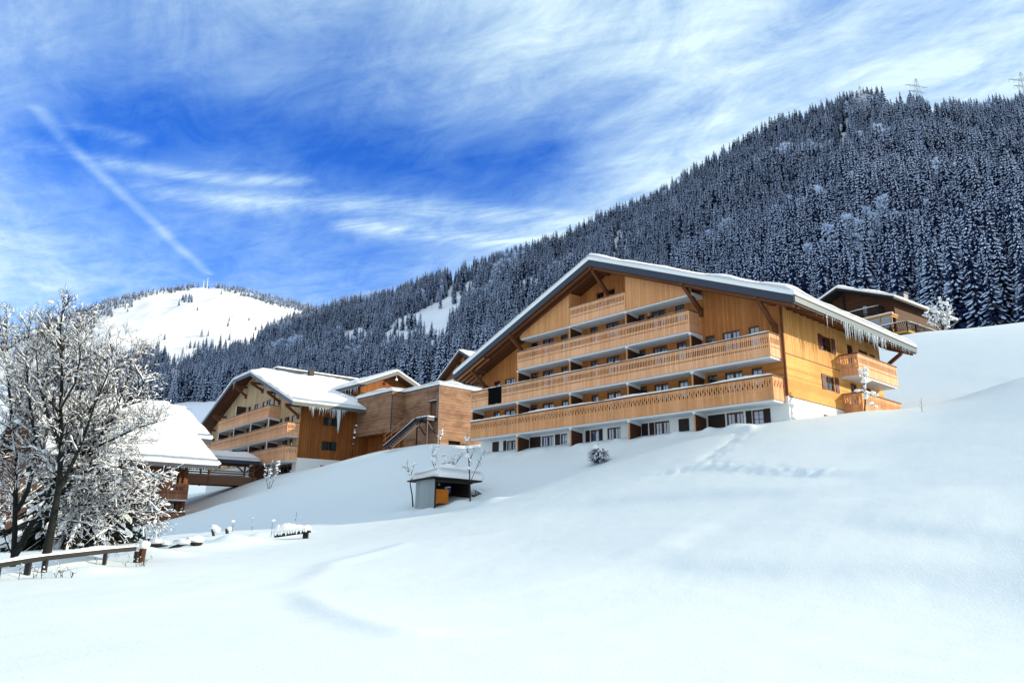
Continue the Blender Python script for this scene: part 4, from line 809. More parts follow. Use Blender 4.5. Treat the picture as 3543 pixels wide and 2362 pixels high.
def front_left_chalet():
    root = thing('snow_roofed_chalet', 'brown chalet half hidden by the bare tree, deep snow over its whole roof', 'chalet', K3, -D1, 6.)
    sl_ = .45; xm = -16.5; xe = .8; ze = 4.58; zm = ze + sl_ * (xe - xm); xl = -33.8
    top = lambda x: zm - sl_ * abs(x - xm)
    prof = [(xl, top(xl)), (xm, zm), (xe, ze), (xe, ze - .4), (xm, zm - .4), (xl, top(xl) - .4)]; ya, yb = -12.5, 2.35
    roof = gable_roof(root, prof, lambda p, t: (p[0], t, p[1]), ya, yb, [M['metal'], M['dark']], [0, 0, 0, 1, 1, 0])
    snow_sheet(roof, np.concatenate([lin(xl, xm, .6), lin(xm, xe, .45)[1:]]), np.sort(np.concatenate([lin(ya, yb, .6), [yb - .12, yb - .3]])), np.vectorize(lambda x, y: top(x)), .75, 91, er=.6, bulge=.15)
    # rear wing of the same roof, ending in its own eave
    pr2 = [(xm, zm), (-6.7, top(-6.7)), (-6.7, top(-6.7) - .6), (xm, zm - .4)]; r2 = MB(); r2.prism(pr2, lambda p, t: (p[0], t, p[1]), yb + .01, 4.15); o2 = build('rear_roof', r2, [M['metal']], root)
    snow_sheet(o2, lin(xm, -6.7, .5), lin(yb + .01, 4.15, .4), np.vectorize(lambda x, y: top(x)), .6, 92, er=.5)
    MR = lambda s, d, z: (-1.2 + d, s, z); MF = lambda s, d, z: (s, -11.2 - d, z)
    sd = [(-1.35, -.5, 1.7, 3.7, 1, 0), (-3.6, -2.2, 1.7, 3.7, 2, 0), (-6.4, -5.2, 1.7, 3.7, 2, 0), (-9.4, -8.2, 1.7, 3.7, 2, 0), (-1.3, -.52, -.9, .9, 1, 0), (-3.3, -2.3, -.9, .9, 1, 0), (-6.4, -5.2, -.9, .9, 2, 0), (-9.4, -8.2, -.9, .9, 2, 0)]
    w = MB(); wall_panel(w, MR, -11.2, .25, -6, 5.2, sd); wall_panel(w, MF, -31.5, -1.2, -6, 13, (), lambda s: top(s) - .42); w.add([(-31.5, .25, -6), (-1.2, .25, -6), (-1.2, .25, 5.2), (xm, .25, zm - .5), (-31.5, .25, 5.2)], [(4, 3, 2, 1, 0)]); build('timber_wall', w, [M['chwood'], M['room']], root)
    for i, o in enumerate(sd): window(root, MR, o, o[4], 0, seed=i, frame=M['beam'])
    balcony(root, [((0, .0), (0, -11.)), ((-1.2, 0), (0, 0))], 2.7, 'slot', 21, (-1.2, -.05, -10.9, -.05), snow=None, mat=M['rail_red'])
    balcony(root, [((0, .0), (0, -11.)), ((-1.2, 0), (0, 0))], -.02, 'carved', 22, (-1.2, -.05, -10.9, -.05), snow=(.12, .1), boards_h=1.9, mat=M['rail_red'])
    b = MB(); b.beam((-1.1, -.4, 3.6), (.5, -.4, 4.15), .18, .2); build('brace', b, M['beam'], root)
    for y in (-.1, -.55, -2.0, -4.2): p = MB(); p.box(-1.19, -1.0, y - .11, y + .11, -5, 4.2); build('wall_post', p, M['beam'], root)
    rnd = random.Random(6); icicles(roof, [(.84, 1.8 - k * .33 + rnd.uniform(-.1, .1), 4.2, rnd.uniform(.1, .35)) for k in range(14)], 7)
front_left_chalet()
def bridge():
    root = thing('covered_footbridge', 'covered wooden footbridge with snowy roof joining two chalets on the left', 'bridge', K2 + E1 * 7 - ZV * 0, -E1, 6.)
    # local: x = 0 is the bridge's right side (-x is further left), y along the bridge
    bm = MB(); bm.box(-.14, 0, -12, -.5, -4.35, -3.3); bm.box(-3.3, -3.16, -12, -.5, -4.35, -3.3); bm.box(-3.15, -.15, -12, -.5, -4.2, -4.05); dk = build('deck', bm, M['hrail'], root)
    lump_strip([(-.07, -12, -3.3), (-.07, -1.2, -3.3)], .2, .06, 3, 'beam_snow', M['tsnow'], dk)
    for z in (-3.02, -2.75): r = MB(); r.box(-.11, -.03, -12, -.8, z - .07, z + .07); build('rail', r, M['hrail'], root); r = MB(); r.box(-3.27, -3.19, -12, -.8, z - .07, z + .07); build('rail', r, M['hrail'], root)
    for y in (-11, -6.1, -.9):
        for x in (-.07, -3.23): p = MB(); p.box(x - .09, x + .09, y - .09, y + .09, -4.4, -1.85); p.beam((x, y + .05, -2.6), (x, y + 1.0, -1.85), .12, .14); p.beam((x, y - .05, -2.6), (x, y - 1.0, -1.85), .12, .14); build('post', p, M['beam'], root)
    zt = lambda x: -1.42 + .40 * (1.55 - abs(x + 1.65) + .45); prof = [(-3.65, zt(-3.65)), (-1.65, zt(-1.65)), (.35, zt(.35)), (.35, zt(.35) - .42), (-1.65, zt(-1.65) - .3), (-3.65, zt(-3.65) - .42)]
    roof = gable_roof(root, prof, lambda p, t: (p[0], t, p[1]), -12.5, -.35, [M['metal'], M['dark']], [0, 0, 0, 1, 1, 0])
    snow_sheet(roof, lin(-3.65, .35, .25), lin(-12.5, -.35, .4), np.vectorize(lambda x, y: min(zt(x), -1.42 + (-.3 - y) * .65 + .1)), .42, 95, er=.4)
    ev = MB(); ev.box(-2.6, -.4, -.6, .6, -4.2, -1.9); build('porch', ev, M['panel'], root)
bridge()
def right_chalet():
    A1 = rotz(D1, -5.7); A2 = rotz(D2, -5.7); Q = np.array([52.85, 95., 27.9]); root = thing('dark_chalet', 'small dark brown chalet above the snow bank, glazed veranda and lattice balconies', 'chalet', Q, -A1, 6.)
    # local x = -u
    xe, ze, xm, zm, xl = -1.83, 4.2, -9.9, 7.5, -17.5; top = lambda x: zm - .41 * (x - xm) if x > xm else zm - .41 * (xm - x)
    prof = [(xl, top(xl)), (xm, zm), (xe, ze), (xe, ze - .35), (xm, zm - .35), (xl, top(xl) - .35)]
    roof = gable_roof(root, prof, lambda p, t: (p[0], t, p[1]), 1., 20.4, [M['shed'], M['shed']], [0, 0, 0, 1, 1, 0])
    snow_sheet(roof, np.concatenate([lin(xl, xm, .5), lin(xm, xe, .5)[1:]]), lin(1, 20.4, .6), np.vectorize(lambda x, y: top(x)), .5, 97, er=.5, amp=.08)
    MF = lambda s, d, z: (s, 3.4 - d, z); MR = lambda s, d, z: (-3. + d, s, z)
    fo = [(-7.6, -6.9, 3., 4.6, 1, 0), (-12.5, -11.6, 3., 4.4, 1, 0)]; so_ = [(5.8, 8.2, .6, 1.5, 2, 0)]
    w = MB(); wall_panel(w, MF, -16, -3, -7, 7.3, fo, lambda s: top(s) - .37); wall_panel(w, MR, 3.4, 19, -7, top(-3) - .37, so_); build('timber_wall', w, [M['dkwood'], M['room']], root)
    window(root, MF, fo[0], 1, 0); window(root, MF, fo[1], 1, 0); window(root, MR, so_[0], 2, 0, frame=M['yellow'])
    p = MB(); p.box(-10.4, -10.1, 3.2, 3.39, 1, 6.7); build('wall_post', p, M['shed'], root)
    def lattice(nm, a, b, z0, z1, cross):
        a = np.array(a, float); b = np.array(b, float); L = np.linalg.norm(b - a); m = MB(); q = lambda s, z: (*(a + (b - a) * s / L), z)
        m.beam(q(0, z1), q(L, z1), .1, .08); m.beam(q(0, z0), q(L, z0), .08, .08); n = int(L / .28)
        for k in range(n):
            s = k * L / n
            m.beam(q(s, z0), q(min(L, s + .3), z1), .03, .045)
            if cross: m.beam(q(min(L, s + .3), z0 + .01), q(s, z1 - .01), .03, .045)
        for s in np.linspace(0, L, max(2, int(L / 2.2) + 1)): m.beam(q(s, z0 - .35), q(s, z1 + .03), .13, .13)
        return build(nm, m, M['shed'], root)
    l1 = lattice('balcony_railing', (-4.5, 2.1), (-12, 2.1), 2.55, 3.65, True); lump_strip([(-4.5, 2.1, 3.7), (-12, 2.1, 3.7)], .18, .13, 2, 'rail_snow', M['tsnow'], l1)
    lattice('balcony_railing', (-4.5, 2.1), (-4.5, 3.4), 2.55, 3.65, True); f = MB(); f.box(-12, -4.45, 2.1, 3.4, 2.35, 2.5); build('balcony_floor', f, M['dkwood'], root)
    # glazed veranda with a snowy flat roof
    v = MB(); v.box(-9.5, -2.6, 1.7, 3.39, 1.85, 2.1); vr = build('veranda_roof', v, M['yellow'], root); snow_sheet(vr, lin(-9.5, -2.6, .4), lin(1.7, 2.05, .12), np.vectorize(lambda x, y: 2.102), .22, 98, name='veranda_snow', er=.12, bulge=.04)
    fr = MB()
    for x in (-9.4, -7.6, -6., -4.4, -2.8): fr.box(x - .08, x + .08, 1.75, 1.9, -1., 1.84)
    fr.box(-9.3, -2.9, 1.76, 1.89, .0, .15); fr.box(-2.88, -2.72, 1.91, 3.38, 1.6, 1.84); build('veranda_frame', fr, M['yellow'], root); g = MB(); g.add([(-9.3, 1.82, .15), (-2.9, 1.82, .15), (-2.9, 1.82, 1.8), (-9.3, 1.82, 1.8)], [(0, 1, 2, 3)]); build('pane', g, M['glass'], root)
    l2 = lattice('terrace_railing', (0, 0), (-9, 0), -1.1, 0, True); lump_strip([(0, 0, .05), (-9, 0, .05)], .16, .12, 3, 'rail_snow', M['tsnow'], l2); l3 = lattice('terrace_railing', (0, 0), (0, 12), -1.1, -.02, True); lump_strip([(0, 0, .03), (0, 12, .03)], .16, .12, 4, 'rail_snow', M['tsnow'], l3)
    t = MB(); t.box(-9, .06, -.06, 12, -1.5, -1.2); t.box(-8.6, -.7, .7, 11.5, -5, -1.51); build('terrace', t, M['amberwall'], root)
    ch = MB(); ch.box(-3.6, -2.7, 6., 7.2, 4.4, 5.95); ch.box(-3.75, -2.55, 5.9, 7.3, 5.951, 6.05); c_ = build('chimney', ch, M['metal'], roof)
right_chalet()
def shed():
    T = hit(1380 + 850 * .14029, 1540 + 1545 * .14029); base = T.copy(); s = np.linalg.norm(T[:2]) / 50.25
    root = thing('garden_shed', 'small open shed with pale grey plank side and thick snow on its roof', 'shed', base - ZV * .3, -D1, .0)
    # local x = -u (front plank wall runs left), y along the open side
    w = MB(); w.box(-2.12 * s, 0, 0, .05, -.4, 2.2 * s); build('plank_wall', w, M['grey'], root)
    b = MB(); b.box(-2.12 * s, -2.06 * s, .051, 3.1 * s, -.4, 2.1 * s); b.box(-2.05 * s, 0, 3.04 * s, 3.1 * s, -.4, 2.1 * s); build('rear_wall', b, M['shed'], root)
    for y in (.12, 3.02): p = MB(); p.box(-.1, 0, y * s - .06, y * s + .06, -.4, 2.15 * s); build('corner_post', p, M['shed'], root)
    zf = lambda x, y: 2.28 * s + .06 * (x + 1) * s - .02 * y
    r = MB(); r.add([(x, y, zf(x, y) + d) for d in (-.09, 0) for x, y in ((-2.75 * s, -.3), (.25, -.3), (.25, 3.95 * s), (-2.75 * s, 3.95 * s))], [(0, 3, 2, 1), (4, 5, 6, 7), (0, 1, 5, 4), (1, 2, 6, 5), (2, 3, 7, 6), (3, 0, 4, 7)]); r.box(.02, .1, .1, 3.2 * s, 2.0 * s, 2.16 * s); rf = build('roof', r, M['shed'], root)
    snow_sheet(rf, lin(-2.6 * s, .28, .2), lin(.15, 3.95 * s, .2), np.vectorize(zf), .74, 99, er=.8, amp=.1)
    o = thing('orange_board', 'orange board leaning inside the open shed', 'board', base - D1 * (-.5) + D2 * .35, D2); m = MB(); m.box(0, 1.25 * s, 0, .05, .35, 1.25); m.box(.05, .3, -.02, -.001, .3, .45); build('panel', m, M['orange'], o)
    k = thing('small_box', 'white and blue box hanging in the dark of the open shed', 'box', base + D1 * .6 + D2 * 1.5 + ZV * 1.05, -D1, 0); m = MB(); m.box(-.22, 0, 0, .3, 0, .36); build('box_body', m, M['bluebox'], k); m = MB(); m.box(-.22, 0, -.02, -.001, 0, .36); m.box(-.22, .02, -.02, .3, .361, .4); build('lid', m, M['white'], k)
    q = thing('pallet', 'dark slatted pallet leaning at the right end of the shed', 'pallet', base + D2 * 3.15 * s - D1 * .15 + ZV * .1, D2)
    for i in range(7): m = MB(); m.beam((.1 + i * .14, 0, -.2), (.25 + i * .14, -.05, 1.15 - i * .06), .09, .03); build('slat', m, M['shed'], q)
    m = MB(); m.beam((0, .04, .2), (1.1, .04, .2), .03, .1); m.beam((0, .03, .8), (1.2, .03, .75), .03, .1); build('crossbar', m, M['shed'], q); lump_strip([(.15, -.03, 1.2), (.6, -.03, 1.05), (1.1, 0, .8), (1.4, .0, .4)], .4, .3, 4, 'pallet_snow', M['tsnow'], q)
    return base, s
SHED, SHS = shed()
# ---------------------------------------------------------------- spruces
def spruce_meshes(seed, Hh=22., Rb=3.4, whorls=24, snow=.75, droop=.35, base=.05, sparse=0., fine=1., mats=('needle', 'fsnow')):
    rnd = random.Random(seed); nd = MB(); sn = MB(); nv, nf, sv, sf = [], [], [], []
    for w in range(whorls):
        t = (w + rnd.uniform(-.3, .3)) / whorls; t = max(0, t); z = Hh * (base + (1 - base) * t ** .92); L0 = Rb * (1 - t) ** .85 + .18
        nb = int((9 if t < .5 else 7 if t < .8 else 5) * fine); a0 = rnd.uniform(0, 6.3)
        for k in range(nb):
            if rnd.random() < sparse: continue
            a = a0 + 6.283 * k / nb + rnd.uniform(-.25, .25); L = L0 * rnd.uniform(.68, 1.18); ca, sa = math.cos(a), math.sin(a); dr = droop * L * rnd.uniform(.7, 1.3); wd = (.19 * L + .22) / fine
            P = [(0, .25, .18), (.45, 1., -.25), (.8, .8, -.78), (1.02, .10, -1.0)]; zz = z + rnd.uniform(-.3, .3); o = len(nv)
            for s, ww, h in P:
                x, y = ca * s * L, sa * s * L; hz = zz + h * dr
                for q, hh in ((-1, -.20), (0, .10), (1, -.20)): nv.append((x - sa * q * ww * wd * .75, y + ca * q * ww * wd * .75, hz + hh * wd * 1.3 * (1 if q else 1)))
            for i in range(3):
                for c in (0, 1): nf.append((o + i * 3 + c, o + i * 3 + c + 1, o + i * 3 + c + 4, o + i * 3 + c + 3))
            for q in range(3):   # hanging sprays
                s = rnd.uniform(.35, .98); x, y = ca * s * L, sa * s * L; hz = zz - (.2 + .8 * (s - .45)) * dr; b = rnd.uniform(.25, .5) * wd; o = len(nv); nv += [(x - ca * b, y - sa * b, hz), (x + ca * b, y + sa * b, hz - .05), (x + rnd.uniform(-.15, .15), y + rnd.uniform(-.15, .15), hz - rnd.uniform(.5, 1.1) * wd)]; nf.append((o, o + 1, o + 2))
            if rnd.random() < snow:
                o = len(sv); s0 = rnd.uniform(.25, .45); up = .12 + .05 * wd; sw = rnd.uniform(.35, .62)
                for s, ww, h in ((s0, .5, -.15), (.68, .95, -.58), (.98, .55, -.92)):
                    x, y = ca * s * L, sa * s * L; hz = zz + h * dr + .06
                    for q, hh in ((-1, -.16), (0, up), (1, -.16)): sv.append((x - sa * q * ww * wd * sw, y + ca * q * ww * wd * sw, hz + hh))
                for i in range(2):
                    for c in (0, 1): sf.append((o + i * 3 + c, o + i * 3 + c + 1, o + i * 3 + c + 4, o + i * 3 + c + 3))
                sf.append((o + 6, o + 7, o + 8))
    nd.add(nv, nf); nd.tube([(0, 0, Hh * .6), (0, 0, Hh * 1.03)], [.2, .02], 4); sn.add(sv, sf); tk = MB(); tk.tube([(0, 0, -1.5), (0, 0, Hh * .35), (0, 0, Hh * .8)], [Hh * .014 + .06, Hh * .011, .05], 6)
    nd.add(sn.v, sn.f, 1); return nd.mesh('crown', [M[mats[0]], M[mats[1]]]), None, tk.mesh('trunk', [M['trunkm']])
PROTO = [spruce_meshes(1, 22, 3.3, 24, .62, .42), spruce_meshes(2, 22, 2.6, 25, .55, .5, .08), spruce_meshes(3, 22, 3.9, 22, .85, .40), spruce_meshes(4, 22, 2.2, 24, .7, .5, .1, .12), spruce_meshes(5, 22, 3.4, 22, 1., .45), spruce_meshes(6, 22, 3.0, 23, .4, .40)]
# thin leafless larch / birch with frost, for the pale patches in the wood
# (crown mesh, frost mesh)
def frosty_mesh(seed):
    rnd = random.Random(seed); b = MB(); b.tube([(0, 0, -1), (.2, 0, 7), (0, .2, 14)], [.16, .12, .02], 4); f = MB()
    for k in range(70):
        t = rnd.uniform(.2, 1); z = 14 * t; a = rnd.uniform(0, 6.3); L = (1.2 - t) * rnd.uniform(1.6, 3.2) + .3; q = (math.cos(a) * L, math.sin(a) * L, z + L * rnd.uniform(.5, 1.1)); b.tube([(0, 0, z), q], [.045, .012], 3, cap=False)
        for j in range(5):
            s = rnd.uniform(.3, 1); c = [q[0] * s, q[1] * s, z + (q[2] - z) * s]; e_ = rnd.uniform(.3, .8); d = Vector((rnd.uniform(-1, 1), rnd.uniform(-1, 1), rnd.uniform(.1, 1))).normalized() * e_; f.add([(c[0], c[1], c[2] - .05), (c[0] + d.x, c[1] + d.y, c[2] + d.z), (c[0] + d.x * .8, c[1] + d.y * .8, c[2] + d.z + .16), (c[0], c[1], c[2] + .1)], [(0, 1, 2, 3)])
    return b.mesh('crown', [M['twig']]), f.mesh('frost', [M['fsnow']]), None
FROST = frosty_mesh(3)
# ---- where trees stand
def scatter_hill(N):
    a = rng.uniform(math.radians(-33), math.radians(43), N * 3); u = rng.random(N * 3); rb = np.interp(a, _da, _rb); rr = np.interp(a, _da, _rr) + 30
    r = np.sqrt(rb ** 2 + u * (rr ** 2 - rb ** 2)); keep = rng.random(N * 3) < (rr ** 2 - rb ** 2) / 9.5e5; a, r = a[keep], r[keep]
    return a, r
ta, tr_ = scatter_hill(16000)
tx, ty = tr_ * np.sin(ta), tr_ * np.cos(ta); tz = hill_z(ta, tr_); pj = project(np.stack([tx, ty, tz], -1)) / DS
ok = np.ones(len(ta), bool)
def clear(x, y, rx, ry, tilt=0., keep=.05):
    y += 15; ry += 20; rx += 8
    global ok
    c, s = math.cos(tilt), math.sin(tilt); dx_, dy_ = pj[:, 0] - x, pj[:, 1] - y; q = ((dx_ * c + dy_ * s) / rx) ** 2 + ((-dx_ * s + dy_ * c) / ry) ** 2; ok &= (q > rng.uniform(.75, 1.15, len(q))) | (rng.random(len(q)) < keep)
for q in ((950, 752, 78, 27, -.35), (1010, 722, 40, 26, -.5), (1040, 690, 14, 42, .1), (1075, 665, 12, 20, .2), (1425, 562, 16, 26, .2), (1210, 660, 40, 16, -.7), (1000, 765, 20, 34, .1), (820, 770, 36, 13, -.3), (480, 788, 60, 13, -.2), (560, 772, 34, 12, -.1), (430, 818, 30, 12, -.1), (715, 800, 20, 10, 0),
          (2335, 665, 26, 34, 0), (1940, 300, 11, 24, 0), (1935, 345, 7, 22, .1), (2060, 262, 22, 7, 0), (2150, 265, 14, 6, 0), (1930, 550, 8, 14, 0), (400, 835, 18, 10, 0), (1290, 600, 12, 14, 0)): clear(*q)
# keep trees off the snow bank in front of the wood
ok &= tz > ground_z(tx, ty) - 6
vn = VM(tx / 30, ty / 30); ok &= (vn > -.30) | (rng.random(len(vn)) < .35)
ta, tr_, tx, ty, tz, pj = ta[ok], tr_[ok], tx[ok], ty[ok], tz[ok], pj[ok]
hgt = rng.uniform(.5, 1.32, len(tx)) * np.interp(ta, deg([-33, -5, 20, 36]), [19, 22, 25.5, 23.]); hgt *= 1 + .5 * np.clip(VM(tx / 55 + 3, ty / 55), -.4, .5)
frost = (VM(tx / 45 + 70, ty / 45 + 9) > .30) & (rng.random(len(tx)) < .45)
kind = rng.choice(len(PROTO), len(tx), p=[.25, .17, .22, .1, .14, .12])
sel_top = project(np.stack([tx, ty, tz + hgt], -1)) / DS
OCC = np.array([(0, 900), (330, 925), (470, 940), (560, 860), (600, 845), (780, 872), (920, 848), (960, 872), (1000, 870), (1060, 805), (1090, 815), (1350, 592), (1820, 665), (1900, 655), (2080, 675), (2210, 735), (2352, 738)], float)
occ = np.interp(sel_top[:, 0], OCC[:, 0], OCC[:, 1]); fr_ = (sel_top[:, 0] > 335) & (sel_top[:, 0] < 2345) & (sel_top[:, 1] > 0)
size = hgt / np.hypot(tx, ty); vis = np.clip((occ - sel_top[:, 1]) / np.maximum(1, pj[:, 1] - sel_top[:, 1]), 0, 1); score = np.where(fr_, size * vis, 0); score[frost] = 0
# a tree hidden by nearer ones counts less
order = np.argsort(-score); chosen = order[:300]; isind = np.zeros(len(tx), bool); isind[chosen] = True
print('trees', len(tx), 'individual', isind.sum(), 'min score', score[chosen].min())
def region(x, y):
    if x > 2215: return 'snow laden spruce at the right edge of the wood above the snow bank', 'spruces at the right edge of the wood'
    if x > 1870: return 'snow laden spruce on the slope just above the dark brown chalet', 'spruces above the dark chalet'
    if x > 1350: return 'snow laden spruce on the slope above the long right roof of the largest chalet', 'spruces above the largest chalet'
    if x > 1000: return 'snow laden spruce beyond the steep left roof edge of the largest chalet', 'spruces beyond the left roof edge'
    if x > 560: return 'snow laden spruce in the wood behind the roof of the half-hipped left chalet', 'spruces behind the left chalet'
    return 'snow laden spruce in the wood between the bare tree and the left chalet', 'spruces behind the bare tree'
first = {}
for n_, i in enumerate(chosen):
    k = int(kind[i]); cr, sn_, tk = PROTO[k]; s = hgt[i] / 22.; lab, grp = region(sel_top[i, 0], sel_top[i, 1])
    root = thing('spruce_tree', lab, 'tree', (tx[i], ty[i], tz[i]), None, 0, grp); root.scale = (s * random.Random(n_).uniform(.85, 1.15),) * 2 + (s,); root.rotation_euler = (0, 0, (n_ * 2.399) % 6.283)
    c = link('crown', cr, root); t_ = link('trunk', tk, root)
    if k not in first: first[k] = (c,)
for k in range(len(PROTO)):
    if k not in first: raise RuntimeError('no tree of kind %d' % k)
def point_forest(name, X, Y, Z, Sc, Kd, protos):
    """one mass of trees: points carrying size / turn / kind, a tree set on each by geometry nodes"""
    me = bpy.data.meshes.new(name); n = len(X); me.vertices.add(n); me.vertices.foreach_set('co', np.stack([X, Y, Z], -1).astype(np.float32).ravel())
    a = me.attributes.new('tsize', 'FLOAT', 'POINT'); a.data.foreach_set('value', Sc.astype(np.float32)); a = me.attributes.new('tturn', 'FLOAT', 'POINT'); a.data.foreach_set('value', rng.uniform(0, 6.28, n).astype(np.float32)); a = me.attributes.new('tkind', 'INT', 'POINT'); a.data.foreach_set('value', Kd.astype(np.int32)); me.update()
    o = link(name, me); ng = bpy.data.node_groups.new(name + '_nodes', 'GeometryNodeTree'); ng.interface.new_socket('Geometry', in_out='INPUT', socket_type='NodeSocketGeometry'); ng.interface.new_socket('Geometry', in_out='OUTPUT', socket_type='NodeSocketGeometry')
    N = ng.nodes.new; L = ng.links.new; gi = N('NodeGroupInput'); go = N('NodeGroupOutput'); jn = N('GeometryNodeJoinGeometry')
    for p in reversed(protos):
        j = N('GeometryNodeJoinGeometry')
        for q in p:
            oi = N('GeometryNodeObjectInfo'); oi.transform_space = 'ORIGINAL'; oi.inputs['Object'].default_value = q; L(oi.outputs['Geometry'], j.inputs[0])
        gi2 = N('GeometryNodeGeometryToInstance'); L(j.outputs[0], gi2.inputs[0]); L(gi2.outputs[0], jn.inputs[0])
    def attr(nm, tp): x = N('GeometryNodeInputNamedAttribute'); x.data_type = tp; x.inputs[0].default_value = nm; return x.outputs[0]
    ip = N('GeometryNodeInstanceOnPoints'); L(gi.outputs[0], ip.inputs['Points']); L(jn.outputs[0], ip.inputs['Instance']); ip.inputs['Pick Instance'].default_value = True; L(attr('tkind', 'INT'), ip.inputs['Instance Index'])
    cx3 = N('ShaderNodeCombineXYZ'); L(attr('tturn', 'FLOAT'), cx3.inputs[2]); L(cx3.outputs[0], ip.inputs['Rotation']); cs = N('ShaderNodeCombineXYZ'); sz = attr('tsize', 'FLOAT')
    for k in range(3): L(sz, cs.inputs[k])
    L(cs.outputs[0], ip.inputs['Scale']); L(ip.outputs[0], go.inputs[0]); md = o.modifiers.new('trees', 'NODES'); md.node_group = ng; return o
# a few frosted bare trees as things; they also serve the mass
fi = np.nonzero(frost & fr_ & (sel_top[:, 1] < occ - 12))[0]; fi = fi[np.argsort(-size[fi])][:14]; ffirst = None
for n_, i in enumerate(fi):
    s = hgt[i] / 16.; root = thing('bare_tree', 'pale frosted leafless tree standing among the dark spruces of the wood', 'tree', (tx[i], ty[i], tz[i]), None, 0, 'frosted bare trees in the wood'); root.scale = (s, s, s); root.rotation_euler = (0, 0, n_ * 1.7)
    c = link('crown', FROST[0], root); f_ = link('frost', FROST[1], c); f_['kind'] = 'stuff'
    if ffirst is None: ffirst = (c, f_)
isind[fi] = True
protos = [first[k] for k in range(len(PROTO))] + [ffirst]; rest = ~isind; Kd = np.where(frost, len(PROTO), kind); Sc = np.where(frost, hgt / 16., hgt / 22.)
tag(point_forest('forest', tx[rest], ty[rest], tz[rest], Sc[rest], Kd[rest], protos), 'dense snowy spruce forest covering the whole mountainside behind the chalets', 'forest', kind='stuff')
# ---- the far mountain: a fringe of frosted trees along its ridge, its left flank wooded, scattered ones below
Nf = 26000; fa_ = rng.uniform(math.radians(-46), math.radians(-8), Nf); fr2 = np.sqrt(rng.uniform(1250 ** 2, 2680 ** 2, Nf)); fx, fy = fr2 * np.sin(fa_), fr2 * np.cos(fa_); fz = far_z(fa_, fr2); pf = project(np.stack([fx, fy, fz], -1)) / DS
rid = np.interp(pf[:, 0], [p[0] for p in FR], [p[1] for p in FR]); below = pf[:, 1] - rid; xx = pf[:, 0]
wid = np.interp(xx, [0, 150, 230, 330, 430, 470, 520, 560, 640, 700, 760], [230, 150, 26, 12, 9, 3, 9, 16, 20, 13, 20]); dens = np.where(below < wid * rng.uniform(.5, 1.2, Nf), .8, .0)
lowb = np.interp(xx, [200, 300, 400, 560, 700, 760], [760, 805, 815, 765, 725, 700]); dens = np.where(pf[:, 1] > lowb + rng.uniform(-14, 14, Nf), .14, dens); dens = np.maximum(dens, .003 + .03 * np.clip((pf[:, 1] - lowb + 60) / 60, 0, 1))
for x, y, rx, ry in ((432, 690, 14, 6), (250, 722, 12, 8), (300, 705, 4, 4)): dens = np.where(((xx - x) / rx) ** 2 + ((pf[:, 1] - y) / ry) ** 2 < 1, .9, dens)
kf = rng.random(Nf) < dens; fh = rng.uniform(13, 22, Nf)
tag(point_forest('distant_forest', fx[kf], fy[kf], fz[kf], fh[kf] / 22., rng.choice([4, 6, 6, 2], kf.sum()), protos), 'frosted trees along the ridge and lower slopes of the far bare mountain', 'forest', kind='stuff')
print('far trees', kf.sum())
